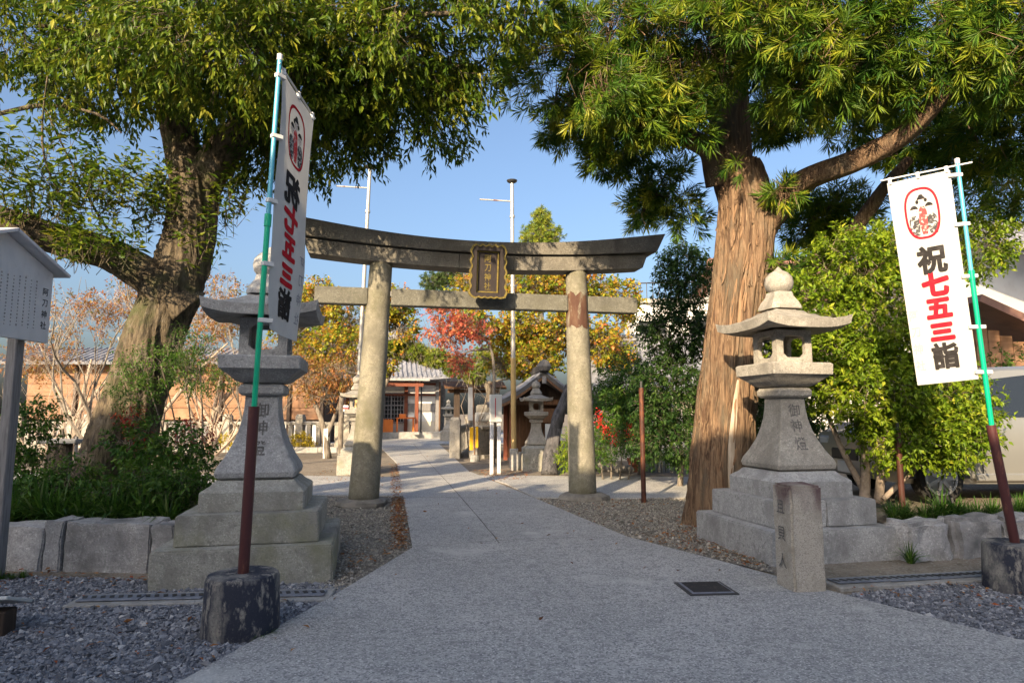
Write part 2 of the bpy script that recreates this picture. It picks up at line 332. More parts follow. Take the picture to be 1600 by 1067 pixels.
def leaves_alt(pos, dr, g, per, tl, L, W, droop=.35, spread=.9):
    n = len(pos); t = np.tile(np.linspace(.08, 1, per), n); base = np.repeat(pos, per, 0); d = np.repeat(dr, per, 0)
    q = base + d * (t[:, None] * tl) + g.normal(size=(n * per, 3)) * tl * .06
    side = nrm(np.cross(d, g.normal(size=d.shape)))
    ld = nrm(d * .55 + side * spread + np.array([0, 0, -droop])); nn = nrm(np.array([0, 0, 1.0]) + g.normal(size=d.shape) * .45)
    ln = L * g.uniform(.65, 1.2, n * per); cl = np.repeat(g.normal(.5, .17, n), per)
    tint = np.clip(cl + g.normal(0, .14, n * per), 0, 1)
    return q, ld, nn, ln, ln * (W / L), tint
def leaves_rosette(pos, dr, g, per, L, W, cone=1.0, droop=.12, stem=.06):
    n = len(pos); d = np.repeat(dr, per, 0); t = g.random(n * per)
    q = np.repeat(pos, per, 0) + d * (t[:, None] * stem)
    side = nrm(np.cross(d, g.normal(size=d.shape)))
    k = (1.25 - t)[:, None] * cone
    ld = nrm(d * .65 + side * k + np.array([0, 0, -droop])); nn = nrm(d + g.normal(size=d.shape) * .25)
    ln = L * g.uniform(.7, 1.15, n * per); cl = np.repeat(g.normal(.50, .21, n), per)
    tint = np.clip(cl + g.normal(0, .09, n * per), 0, 1)
    return q, ld, nn, ln, np.full(n * per, W), tint
def twig_mesh(name, mt, pos, dr, length, r, origin, back=.5):
    g = np.random.default_rng(5); a = pos - dr * length * back; b = pos + dr * length; s = nrm(np.cross(dr, [0.3, .2, 1.0])); u = np.cross(s, dr)
    V = np.stack([a + s * r, a - s * r * .5 + u * r * .87, a - s * r * .5 - u * r * .87, b], 1).reshape(-1, 3) - np.array(origin)
    F = np.array([[0, 1, 3], [1, 2, 3], [2, 0, 3]]); idx = (F[None] + (np.arange(len(pos)) * 4)[:, None, None]).reshape(-1, 3)
    return raw_mesh(name, mt, V, idx)
def trunk_mesh(mb, pts, rads, n=48, k=14, amp=.03, fx=5, fz=.8, flare=0, twist=0.0, seed=0, lob=5, big=.08):
    c = catmull([list(p) + [r] for p, r in zip(pts, rads)], k); cen = c[:, :3]; rr = c[:, 3]; rings = []; up = Vector((1, 0, 0)); s = 0
    for i in range(len(cen)):
        d = Vector(cen[min(i + 1, len(cen) - 1)] - cen[max(i - 1, 0)]).normalized()
        if i: s += float(np.linalg.norm(cen[i] - cen[i - 1]))
        u = (up - d * up.dot(d)).normalized(); up = u; w = d.cross(u); ring = []
        for j in range(n):
            a = 2 * math.pi * j / n; at = a + twist * s; r = rr[i]
            fl = flare * math.exp(-s / .38) * (.45 + .55 * math.cos(lob * a + seed) * .8)
            r += fl * rr[0]
            cc, ss = math.cos(at), math.sin(at)
            r *= 1 + big * noise.noise(Vector((cc * 1.2 + seed, ss * 1.2, s * 1.1)))
            q = noise.noise(Vector((cc * fx * r + seed * 2, ss * fx * r, s * fz))); q2 = noise.noise(Vector((cc * fx * 2.7 * r, ss * fx * 2.7 * r + seed, s * fz * 1.6)))
            r += amp * (1 - 2.2 * abs(q)) + amp * .55 * (1 - 2.2 * abs(q2)) - amp * .5
            ring.append(Vector(cen[i]) + (u * math.cos(a) + w * math.sin(a)) * max(r, .01))
        rings.append(ring)
    mb.rings(rings); return mb

def glyph(ch, bold=.0):
    cu = bpy.data.curves.new('t', 'FONT'); cu.body = ch; cu.size = 1; cu.offset = bold; cu.resolution_u = 3
    ob = bpy.data.objects.new('t', cu); me = ob.to_mesh()
    v = np.array([q.co[:2] for q in me.vertices]) if len(me.vertices) else np.zeros((0, 2)); f = [tuple(p.vertices) for p in me.polygons]
    ob.to_mesh_clear(); bpy.data.objects.remove(ob); bpy.data.curves.remove(cu)
    if len(v):
        lo, hi = v.min(0), v.max(0); v = (v - (lo + hi) / 2)
    return v, f
def put_text(mb, s, O, X, Z, size, step, bold=.0, sx=1.0, out=None, thick=0.0):
    """vertical writing: first glyph centred at O, going down -Z"""
    O, X, Z = Vector(O), Vector(X), Vector(Z)
    for i, ch in enumerate(s):
        if ch == ' ': continue
        v, f = glyph(ch, bold)
        if len(v): mb.add([O + X * (p[0] * size * sx) + Z * (p[1] * size - i * step) for p in v], f)
    return mb

# ------------------------------------------------------------------ the setting: ground, paths, beds
def inside(p, poly):
    x, y = p[0], p[1]; c = False; j = len(poly) - 1
    for i in range(len(poly)):
        xi, yi = poly[i][0], poly[i][1]; xj, yj = poly[j][0], poly[j][1]
        if (yi > y) != (yj > y) and x < (xj - xi) * (y - yi) / (yj - yi) + xi: c = not c
        j = i
    return c
def sheet(name, poly, z, mt, label=None, thick=0.0):
    mb = MB()
    if thick: mb.prism(poly, z - thick, z)
    else: mb.add([(p[0], p[1], z) for p in poly], [tuple(range(len(poly)))])
    bm_o = mb.build(name, mt); bm = bmesh.new(); bm.from_mesh(bm_o.data)
    bmesh.ops.triangulate(bm, faces=[f for f in bm.faces if len(f.verts) > 4]); bm.to_mesh(bm_o.data); bm.free()
    return setp(bm_o, label, kind='structure')
sheet('ground', [(-500, -300), (500, -300), (500, 700), (-500, 700)], 0.0, M['dirt'])
PATH = [(-6, -3.2), (-3.2, 1.5), (-1.95, 4.0), (-1.55, 5.76), (-1.17, 7.75), (-2.05, 12.35), (-3.67, 20.67), (-7.0, 33.5), (-3.8, 33.5), (-1.19, 17.78), (-.29, 14.64), (.44, 12.09), (1.48, 8.4), (2.30, 6.95), (2.57, 6.41), (2.86, 5.86), (3.53, 4.68), (6, 3.9), (12, 3.2), (12, -3.2)]
sheet('path', PATH, .03, M['concrete'], thick=.05)
pth = [o for o in bpy.data.objects if o.name == 'path'][0]
def crack(pts, w, seed):
    mb = MB(); pts = catmull([(*p, .0) for p in pts], 10); L_, R_ = [], []
    for i, p in enumerate(pts):
        d = Vector(pts[min(i + 1, len(pts) - 1)] - pts[max(i - 1, 0)]).normalized(); q = Vector((-d.y, d.x, 0)); o = .012 * noise.noise(Vector((i * .5, seed, 0))); ww = w * (.7 + .6 * abs(noise.noise(Vector((i * .8, 3, seed)))))
        L_.append(Vector(p) + q * (o - ww)); R_.append(Vector(p) + q * (o + ww))
    n = len(L_); mb.add([(p.x, p.y, .0315) for p in L_ + R_], [(i, i + 1, n + i + 1, n + i) for i in range(n - 1)]); mb.build('joint', M['joint_dirt'], pth)
M['joint_dirt'] = mat('joint_dirt', (.09, .08, .07), .95)
crack([(-.15, 8.0), (-.62, 10.5), (-1.5, 15), (-2.9, 22), (-5, 33)], .008, 1); crack([(-1.15, 7.8), (.2, 8.25), (1.5, 8.38)], .005, 2); crack([(-2.03, 12.3), (-.8, 12.2), (.43, 12.1)], .009, 3); crack([(-2.75, 16.2), (-1.8, 16.3), (-.8, 16.4)], .010, 4)
M['asphalt'] = mat('asphalt', (.055, .055, .058), .9, [('v', 90, (.11, .11, .11), .6, 1)], ('n', 80, .5, .006))
sheet('street', [(-60, -5.9), (60, -5.9), (60, -3.21), (-60, -3.21)], .02, M['asphalt'])
sheet('cross_path_left', [(-2.1, 12.6), (-2.72, 16.2), (-14, 17.5), (-14, 13.0)], .022, M['concrete'], thick=.03)
sheet('cross_path_right', [(.45, 12.3), (-.1, 14.6), (-.85, 16.6), (4, 16.2), (12, 15.5), (12, 12.9), (2.2, 12.2)], .022, M['concrete'], thick=.03)
sheet('forecourt', [(-16, 33.6), (1, 33.6), (1, 52), (-16, 52)], .02, M['concrete'], thick=.03)
GR_L = [(-9, 3.0), (-2.7, 3.0), (-1.97, 4.0), (-1.57, 5.74), (-1.5, 6.1), (-1.9, 6.25), (-3.35, 6.35), (-9, 6.9)]
GR_R = [(2.9, 5.84), (3.56, 4.68), (6, 3.92), (12, 3.3), (12, 6.6), (4.2, 6.3)]
GR_IL = [(-1.57, 5.78), (-1.18, 7.76), (-2.06, 12.33), (-4.6, 12.4), (-3.4, 9.2), (-2.0, 7.2), (-1.8, 6.1)]
GR_IR = [(1.5, 8.4), (.47, 12.07), (2.3, 12.1), (4.6, 12.6), (4.2, 8.9), (2.9, 7.8), (2.62, 6.6)]
sheet('crushed_stone_bed_left', GR_L, .006, M['gravel_bed'])
sheet('crushed_stone_bed_right', GR_R, .006, M['gravel_bed'])
sheet('gravel_strip_left', GR_IL, .010, M['fine_gravel'])
sheet('gravel_strip_right', GR_IR, .010, M['fine_gravel'])
# a raised lot on the right and a raised garden on the left, both soil
def terrace(name, poly, z, mt, bumpy=.04):
    mb = MB(); bm = bmesh.new(); vs_ = [bm.verts.new((p[0], p[1], z)) for p in poly]; f = bm.faces.new(vs_)
    e = bmesh.ops.extrude_face_region(bm, geom=[f]); lo = [q for q in e['geom'] if isinstance(q, bmesh.types.BMVert)]
    for q in vs_: pass
    for q in lo: q.co.z = -.05
    bmesh.ops.recalc_face_normals(bm, faces=bm.faces[:]); bmesh.ops.triangulate(bm, faces=bm.faces[:])
    bmesh.ops.subdivide_edges(bm, edges=bm.edges[:], cuts=10, use_grid_fill=True)
    for q in bm.verts:
        if q.co.z > z - .02: q.co.z += bumpy * noise.noise(q.co * 1.4) - .02
    me = bpy.data.meshes.new(name); bm.to_mesh(me); bm.free(); me.materials.append(mt)
    return setp(link(name, me), kind='structure')
GARDEN = [(-3.46, 6.95), (-9.5, 7.55), (-10.5, 12.0), (-6.0, 12.0), (-4.3, 10.0), (-3.75, 8.3)]
LOT = [(4.3, 7.5), (14, 9.5), (16, 14.0), (5.2, 12.2), (4.5, 9.5)]
terrace('garden_bed', GARDEN, .40, M['soil'])
terrace('parking_lot', LOT, .36, M['dirt'], .015)

# loose stone, as one mass each
def chips(name, poly, n, size, mt, z, seed, avoid=(), cut=None, flat=.6):
    g = np.random.default_rng(seed); a = np.array(poly)[:, :2]; lo, hi = a.min(0), a.max(0); pts = []
    if cut: lo = np.maximum(lo, cut[0]); hi = np.minimum(hi, cut[1])
    while len(pts) < n:
        for p in lo + (hi - lo) * g.random((n, 2)):
            if inside(p, poly) and not any(inside(p, q) for q in avoid): pts.append(p)
            if len(pts) >= n: break
    pts = np.array(pts); n = len(pts)
    O = np.array([[1, 0, 0], [0, 1, 0], [-1, 0, 0], [0, -1, 0], [0, 0, 1], [0, 0, -1]], float)
    F = np.array([[0, 1, 4], [1, 2, 4], [2, 3, 4], [3, 0, 4], [1, 0, 5], [2, 1, 5], [3, 2, 5], [0, 3, 5]])
    V = O[None] + g.normal(0, .28, (n, 6, 3)); s = size * np.exp(g.normal(0, .35, n)); V *= np.stack([s, s * g.uniform(.6, 1, n), s * g.uniform(.4, .8, n)], 1)[:, None, :]
    ax = g.uniform(0, 2 * math.pi, n); ti = g.normal(0, .5, n)
    y, zz = V[..., 1] * np.cos(ti)[:, None] - V[..., 2] * np.sin(ti)[:, None], V[..., 1] * np.sin(ti)[:, None] + V[..., 2] * np.cos(ti)[:, None]
    x = V[..., 0] * np.cos(ax)[:, None] - y * np.sin(ax)[:, None]; y = V[..., 0] * np.sin(ax)[:, None] + y * np.cos(ax)[:, None]
    V = np.stack([x + pts[:, :1], y + pts[:, 1:2], zz + z + (s * .3)[:, None]], 2).reshape(-1, 3)
    idx = (F[None] + (np.arange(n) * 6)[:, None, None]).reshape(-1, 3)
    return link(name, raw_mesh(name, mt, V, idx, np.repeat(np.clip(g.beta(2, 2.4, n), 0, 1), 6)))
setp(chips('crushed_stone', GR_L, 42000, .0135, M['stone_chip'], .006, 1, cut=((-5.6, 3.2), (9, 6.95))), 'bluish grey crushed stone spread left of the concrete path', 'gravel', kind='stuff')
setp(chips('crushed_stone', GR_R, 15000, .0135, M['stone_chip'], .006, 2, cut=((2, 3.2), (6.8, 6.6))), 'bluish grey crushed stone spread right of the concrete path', 'gravel', kind='stuff')
setp(chips('fine_gravel', GR_IL, 11000, .012, M['tan_chip'], .010, 3), 'fine tan gravel between left lantern and concrete path', 'gravel', kind='stuff')
setp(chips('fine_gravel', GR_IR, 16000, .012, M['tan_chip'], .010, 4), 'fine tan gravel around the right trunk and pillar', 'gravel', kind='stuff')
def litter(name, spots, mt, z, seed, label, L=.06):
    g = np.random.default_rng(seed); pts = []
    for (poly, n, zz) in spots:
        a = np.array(poly)[:, :2]; lo, hi = a.min(0), a.max(0); k = 0
        while k < n:
            p = lo + (hi - lo) * g.random(2)
            if inside(p, poly): pts.append((p[0], p[1], zz)); k += 1
    pts = np.array(pts); n = len(pts); a = g.uniform(0, 6.3, n); d = np.stack([np.cos(a), np.sin(a), g.normal(0, .2, n)], 1)
    nn = nrm(np.array([0, 0, 1.]) + g.normal(size=(n, 3)) * .3); ln = L * g.uniform(.5, 1.3, n)
    pts[:, 2] += .008 + g.random(n) * .012
    o = link(name, leaf_mesh(name, mt, pts, d, nn, ln, ln * .42, g.random(n)))
    return setp(o, label, 'leaves', kind='stuff')
litter('fallen_leaves', [(GR_IR, 420, .02), ([(1.6, 8.2), (2.6, 6.8), (3.1, 7.6), (2.6, 9.5)], 260, .02), ([(-1.32, 7.6), (-1.2, 7.7), (-2.0, 12.2), (-2.2, 12.2)], 330, .02), ([(-1.6, 6), (-1.3, 7.6), (-2.2, 9)], 60, .02), ([(-2.08, 12.4), (-2.28, 12.4), (-3.75, 20), (-3.5, 20)], 420, .03), ([(-1.25, 7.7), (-1.42, 7.7), (-2.25, 12.3), (-2.07, 12.3)], 420, .015),
    ([(-5.2, 6.2), (-2, 6.0), (-2, 6.35), (-5.4, 6.75)], 130, .02), ([(-5, 3.6), (-2, 4), (-1.6, 5.6), (-5, 6.3)], 130, .025), ([(3, 5.6), (5, 5.2), (6, 6.3), (3, 6.1)], 150, .025), (PATH[2:16], 80, .03), ([(-.4, 15), (-1.1, 18), (.6, 18.5), (.3, 15.6)], 420, .025), ([(-2.6, 13), (-4.2, 21), (-5.6, 21), (-5, 16)], 300, .02)], M['dry_leaf'], .02, 9, 'dry brown fallen leaves scattered on gravel and path')

# steel drain covers, set in concrete strips
def drain(label, a, b, n, seed):
    a, b = Vector(a), Vector(b); d = (b - a); L = d.length; d.normalize(); rz = math.atan2(d.y, d.x); t = thing('drain_cover', label, 'drain', a, rz, 'drain covers')
    MB().box((L / 2, 0, .008), (L + .1, .34, .05), ch=.008).build('concrete_channel', M['concrete_old'], t)
    rr = random.Random(seed); w = L / n
    for i in range(n):
        pl = MB().box((w * (i + .5), rr.uniform(-.01, .01), .040 + rr.uniform(0, .006)), (w - .015, .17, .012), rz=rr.uniform(-.02, .02), ch=.003).build('plate', M['steel_galv'], t)
        sl = MB()
        for k in range(7): sl.box((w * i + w * (k + .5) / 7, 0, .0535), (.035, .07, .004), rz=.4)
        sl.build('tread', M['iron_dark'], pl)['kind'] = 'stuff'
drain('long steel drain cover before the left lantern, partly behind maroon pole', (-3.65, 5.62, 0), (-1.62, 5.80, 0), 4, 1)
drain('bent steel drain cover beside the short granite post', (2.98, 6.16, 0), (5.1, 6.55, 0), 4, 2)
t = thing('access_cover', 'dark ribbed iron access cover set in the concrete path', 'cover', G(1103, 925) + Vector((0, 0, .03)), TH * .4)
MB().box((0, 0, .004), (.44, .42, .014), ch=.004).build('frame', M['iron_dark'], t)
pl = MB().box((0, 0, .009), (.38, .36, .014), ch=.003).build('lid', M['steel_galv'], t)
for i in range(13): MB().box((0, -.15 + i * .025, .018), (.34, .009, .008)).build('rib', M['iron_dark'], pl)

# ------------------------------------------------------------------ retaining stones
def rough_stone(name, mt, parent, c, d, seed, rz=0, cuts=4, amp=.03, ch=.03):
    bm = bmesh.new(); bmesh.ops.create_cube(bm, size=1.0)
    for q in bm.verts: q.co = Vector((q.co.x * d[0], q.co.y * d[1], q.co.z * d[2]))
    bmesh.ops.bevel(bm, geom=bm.edges[:], offset=ch, segments=2, affect='EDGES')
    bmesh.ops.subdivide_edges(bm, edges=[e for e in bm.edges if e.calc_length() > .12], cuts=cuts, use_grid_fill=True)
    bmesh.ops.triangulate(bm, faces=[f for f in bm.faces if len(f.verts) > 4])
    m = Matrix.Translation(Vector(c)) @ Matrix.Rotation(rz, 4, 'Z')
    for q in bm.verts:
        s = q.co * 4 + Vector((seed * 5.3, seed, 0)); q.co += Vector((noise.noise(s * 3.1), noise.noise(s * 3.1 + Vector((4, 0, 0))), noise.noise(s * 3.1 + Vector((0, 4, 0))))) * amp * .35
        q.co += Vector((noise.noise(s), noise.noise(s + Vector((9, 0, 0))), noise.noise(s + Vector((0, 9, 0))))) * amp
        q.co = m @ q.co
    me = bpy.data.meshes.new(name); bm.to_mesh(me); bm.free(); me.polygons.foreach_set('use_smooth', [True] * len(me.polygons)); me.set_sharp_from_angle(angle=R(35)); me.materials.append(mt)
    return link(name, me, parent)
def stone_row(label, a, b, widths, h, dep, mt, seed, gap=.012, vary=.04):
    a, b = Vector(a), Vector(b); d = b - a; rz = math.atan2(d.y, d.x); L = d.length; s = sum(widths); x = 0
    t = thing('retaining_wall', label, 'wall', a, rz); rr = random.Random(seed)
    for i, w in enumerate(widths):
        w = w / s * L; hh = h + rr.uniform(-vary, vary)
        rough_stone('stone', mt, t, (x + w / 2, dep / 2 + rr.uniform(-.02, .03), hh / 2 - .03), (w - gap, dep, hh + .06), seed * 10 + i, cuts=9, ch=.014 if gap < .03 else .05, amp=.03 if gap < .03 else .05); x += w
    return t
stone_row('low wall of large rough granite blocks left of the left lantern', (-9.4, 7.10, 0), (-3.40, 6.62, 0), [1.2, 1.1, 1.0, .5, 1.18, .22, 1.02, .27], .46, .32, M['wall_stone'], 3)
stone_row('low wall of rounded rough stones right of the right lantern', (4.24, 7.12, 0), (10.5, 8.55, 0), [.62, .62, .95, .8, .9, 1, 1], .42, .34, M['wall_stone'], 7, .05, .05)

# ------------------------------------------------------------------ stone lanterns
BELL = [(.325, .90), (.365, .925), (.375, .97), (.36, 1.02), (.30, 1.12), (.245, 1.24), (.205, 1.36), (.178, 1.48), (.163, 1.60), (.158, 1.72)]
def bell_hw(z):
    for (h0, z0), (h1, z1) in zip(BELL, BELL[1:]):
        if z0 <= z <= z1: return h0 + (h1 - h0) * (z - z0) / (z1 - z0)
    return BELL[-1][0]
def frame_side(mb, hw, z0, z1, Mx, th=.05, win=(.62, .66)):
    zc, hh = (z0 + z1) / 2, (z1 - z0) / 2; a, b = hw * win[0], hh * win[1]; k = .35
    inn = [(-a, -b + b * k), (-a + a * k, -b), (a - a * k, -b), (a, -b + b * k), (a, b - b * k), (a - a * k, b), (-a + a * k, b), (-a, b - b * k)]
    out = [(-hw, -b), (-a, -hh), (a, -hh), (hw, -b), (hw, b), (a, hh), (-a, hh), (-hw, b)]
    out = [(-hw, -hh * .6), (-hw * .6, -hh), (hw * .6, -hh), (hw, -hh * .6), (hw, hh * .6), (hw * .6, hh), (-hw * .6, hh), (-hw, hh * .6)]
    cor = [(-hw, -hh), (hw, -hh), (hw, hh), (-hw, hh)]
    v = []
    for y in (-hw, -hw + th):
        v += [Mx @ Vector((p[0], y, zc + p[1])) for p in inn] + [Mx @ Vector((p[0] * (1 if y == -hw else (hw - th * .0) / hw), y, zc + p[1])) for p in out] + [Mx @ Vector((p[0], y, zc + p[1])) for p in cor]
    f = []
    for o in (0, 20):
        for i in range(8): f.append((o + i, o + (i + 1) % 8, o + 8 + (i + 1) % 8, o + 8 + i))
        for i, (p, q) in enumerate(((8, 9), (10, 11), (12, 13), (14, 15))): f.append((o + 16 + i, o + q, o + p))
    for i in range(8): f.append((i, (i + 1) % 8, 20 + (i + 1) % 8, 20 + i))
    mb.add(v, f)
def roof_sq(mb, hw, z0, eave, h, lift, n=12, top=.15, pw=1.55):
    def zz(u, v):
        r = max(abs(u), abs(v)); rr = max(0, (1 - r) / (1 - top)); return h * min(1, rr) ** pw + lift * (abs(u) * abs(v)) ** 3
    V = []; F = []; g = [-1 + 2 * i / n for i in range(n + 1)]
    for u in g:
        for v in g: V.append((u * hw, v * hw, z0 + eave + zz(u, v)))
    for u in g:
        for v in g: V.append((u * hw * .97, v * hw * .97, z0 + lift * (abs(u) * abs(v)) ** 3 + .06 * max(0, 1 - max(abs(u), abs(v)) * 1.0)))
    m = (n + 1) ** 2; ix = lambda i, j: i * (n + 1) + j
    for i in range(n):
        for j in range(n):
            q = (ix(i, j), ix(i + 1, j), ix(i + 1, j + 1), ix(i, j + 1)); F.append(q); F.append(tuple(m + k for k in reversed(q)))
    for i in range(n):
        for a, b in (((i, 0), (i + 1, 0)), ((i, n), (i + 1, n)), ((0, i), (0, i + 1)), ((n, i), (n, i + 1))):
            F.append((ix(*a), ix(*b), m + ix(*b), m + ix(*a)))
    mb.add(V, F)
def stone_lantern(label, loc, rz, mt, mt_base, text, k=1.0, group=None, seed=0, pale=None, steps=3):
    t = thing('stone_lantern', label, 'stone lantern', loc, rz, group); t.scale = (k, k, k); rr = random.Random(seed)
    zo = 0
    if steps == 3:
        rough_stone('base_step', mt_base, t, (0, 0, .16), (1.55, 1.55, .36), seed + 1, amp=.012, ch=.015, cuts=3)
        # the middle step: two blocks with a joint, as the photograph shows
        for x0, x1 in ((-.63, .0), (.0, .63)): rough_stone('base_step', mt_base, t, ((x0 + x1) / 2, 0, .48), (x1 - x0 - .006, 1.26, .28), seed + 2 + x0, amp=.008, ch=.012, cuts=3)
    else:
        rough_stone('base_step', mt_base, t, (0, 0, .31), (1.15, 1.15, .64), seed + 1, amp=.012, ch=.015, cuts=3)
    MB().square([(.475, .622), (.475, .795), (.455, .815), (.40, .85), (.36, .895), (.33, .899)], ch=.03).build('plinth', mt_base, t, smooth=30)
    sh = MB().square(BELL, ch=.05).build('shaft', mt, t, smooth=25)
    if text:
        for i, ch in enumerate(text):
            mb = MB(); put_text(mb, ch, (0, 0, 1.60 - i * .20), (1, 0, 0), (0, 0, 1), .155, .20, .012)
            mb.v = [(p[0], -bell_hw(p[2]) - .004, p[2]) for p in mb.v]; mb.build('inscription', M['ink_stone'], sh)
    MB().square([(.19, 1.722), (.215, 1.745), (.22, 1.80), (.20, 1.83), (.17, 1.845)], ch=.05).build('collar', mt, t, smooth=25)
    MB().square([(.20, 1.847), (.25, 1.87), (.30, 1.92), (.355, 1.965), (.385, 1.985), (.39, 2.10), (.37, 2.118)], ch=.04).build('platform', mt, t, smooth=25)
    fb = MB(); fm = pale or mt
    for i in range(4): frame_side(fb, .23 - (i % 2) * .002, 2.12, 2.50, Matrix.Rotation(i * math.pi / 2, 4, 'Z'))
    fb.square([(.20, 2.105), (.20, 2.135)]).square([(.20, 2.485), (.20, 2.515)])
    fb.build('light_chamber', fm, t)
    rb = MB(); roof_sq(rb, .545, 2.50, .10, .21, .06); rb.build('roof', mt, t, smooth=45)
    MB().square([(.20, 2.77), (.20, 2.80), (.175, 2.86), (.13, 2.93), (.12, 2.98)], ch=.3).build('neck', fm, t, smooth=30)
    MB().lathe([(.09, 2.97), (.12, 2.985), (.155, 3.03), (.168, 3.09), (.155, 3.16), (.11, 3.215), (.05, 3.25), (.02, 3.285), (.004, 3.30)], 24, wob=.04, seed=seed).build('jewel', mt, t, smooth='all')
    return t
M['ink_stone'] = mat('ink_stone', (.12, .115, .11), .95, [('n', 30, (.2, .19, .18), .45, .6)], spec=.1)
LAN = Vector((-2.66, 6.90, 0)); RAN = Vector((3.33, 7.86, 0))
stone_lantern('tall shaded stone lantern behind the maroon banner pole, left of path', LAN, TH, M['granite_grey'], M['granite_moss'], '御神燈', 1.035, 'stone lanterns of the shrine', 1)
stone_lantern('tall stone lantern with sunlit top beside the shaggy right trunk', RAN, TH, M['granite_pale'], M['granite_grey'], '御神燈', 1.035, 'stone lanterns of the shrine', 2, M['granite_white'] if 'granite_white' in M else None)

# short granite post by the path
t = thing('granite_post', 'short square granite post with dark stained top in front of right lantern', 'post', G(1252, 922), TH * .6)
pb = rough_stone('shaft', M['stain_stone'], t, (0, 0, .46), (.31, .31, .98), 4, amp=.012, ch=.02, cuts=5)
for i, ch in enumerate('且貝人'): put_text(MB(), ch, (-.168, 0, .75 - i * .24), (0, -1, 0), (0, 0, 1), .14, .24, .008).build('inscription', M['ink_stone'], t)

# ------------------------------------------------------------------ torii
TC = Vector((-.63, 11.70, 0)); TT = R(11.5)
t = thing('torii_gate', 'weathered stone torii gate with black and gold name plaque across path', 'torii', TC, TT)
def pillar(s0, s1, z1, seed):
    mb = MB(); rings = []
    for i in range(25):
        u = i / 24; z = .06 + (z1 - .06) * u; r = .262 - .062 * u; x = s0 + (s1 - s0) * u
        rings.append([Vector((x + math.cos(a) * r * (1 + .02 * noise.noise(Vector((math.cos(a) + seed, math.sin(a), z)))), math.sin(a) * r, z)) for a in [2 * math.pi * j / 28 for j in range(28)]])
    mb.rings(rings); return mb.build('pillar', M['torii_stone'], t, smooth='all')
pillar(-1.98, -1.77, 4.30, 1); pr = pillar(1.98, 1.90, 4.30, 5)
setp(pr, 'right pillar with rusty brown patch near its top')
for s in (-1.98, 1.98):
    MB().lathe([(.40, -.02), (.43, .03), (.42, .09), (.33, .135), (.2, .14)], 18, (s, 0, 0), wob=.35, seed=s).build('footing', M['rock'], t, smooth=30)
mb = MB(); rings = []
for z in (3.20, 3.3, 3.5, 3.7, 3.84):
    u = (z - .06) / 4.24; r = .262 - .062 * u + .006; x = 1.98 - .08 * u
    rings.append([Vector((x + math.cos(a) * r, math.sin(a) * r, z + .10 * noise.noise(Vector((a * 2.2, z, 1))) + .05 * noise.noise(Vector((a * 7, z, 4))))) for a in [math.pi * (.72 + 1.0 * j / 20) for j in range(21)]])
v = [p for r in rings for p in r]; mb.add(v, [(i * 21 + j, i * 21 + j + 1, (i + 1) * 21 + j + 1, (i + 1) * 21 + j) for i in range(4) for j in range(20)])
M['rust_patch'] = mat('rust_patch', (.085, .042, .03), .75, [('n', 6, (.13, .075, .05), .45, .62, (1, 1, .3)), ('n', 7, (.22, .195, .15), .54, .64, (1, 1, .4))], ('n', 30, .5, .006), spec=.2)
mb.build('rusty_patch', M['rust_patch'], pr)
def beam(name, mt, x0, x1, zf, tf, dep, n=24, slant0=0., slant1=0., y=0, dep2=None):
    mb = MB(); rings = []
    for i in range(n + 1):
        u = i / n; x = x0 + (x1 - x0) * u; zb = zf(x); tt = tf(x); so = slant0 * (1 - u) ** 8 + slant1 * u ** 8; d2 = dep2 or dep
        rings.append([Vector((x, y - dep / 2, zb)), Vector((x, y + dep / 2, zb)), Vector((x + so, y + d2 / 2, zb + tt)), Vector((x + so * 1.05, y, zb + tt + .03)), Vector((x + so, y - d2 / 2, zb + tt))])
    return mb.rings(rings).build(name, mt, t, smooth=30)
cur = lambda x: .022 * x * x
beam('lower_lintel', M['torii_beam'], -3.02, -.38, lambda x: 4.22 + cur(x) * .75, lambda x: .26, .42, slant0=-.10)
beam('lower_lintel', M['torii_beam'], -.37, .62, lambda x: 4.22 + cur(x) * .75, lambda x: .26, .42)
beam('lower_lintel', M['torii_beam'], .63, 3.18, lambda x: 4.22 + cur(x) * .75, lambda x: .26, .42, slant1=.10)
beam('top_lintel', M['torii_beam'], -3.30, .12, lambda x: 4.51 + cur(x) * .75, lambda x: .20 + .012 * x * x, .54, slant0=-.16, dep2=.62)
beam('top_lintel', M['torii_beam'], .13, 3.46, lambda x: 4.51 + cur(x) * .75, lambda x: .20 + .012 * x * x, .54, slant1=.16, dep2=.62)
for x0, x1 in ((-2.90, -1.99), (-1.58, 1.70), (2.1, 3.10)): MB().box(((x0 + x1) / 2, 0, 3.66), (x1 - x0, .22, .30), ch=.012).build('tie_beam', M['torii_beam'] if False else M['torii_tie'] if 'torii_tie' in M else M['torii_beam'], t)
for x in (-1.99, -1.58, 1.70, 2.11): MB().box((x, 0, 3.72), (.06, .16, .10), ch=.01).build('wedge', M['wood_grey'], t)
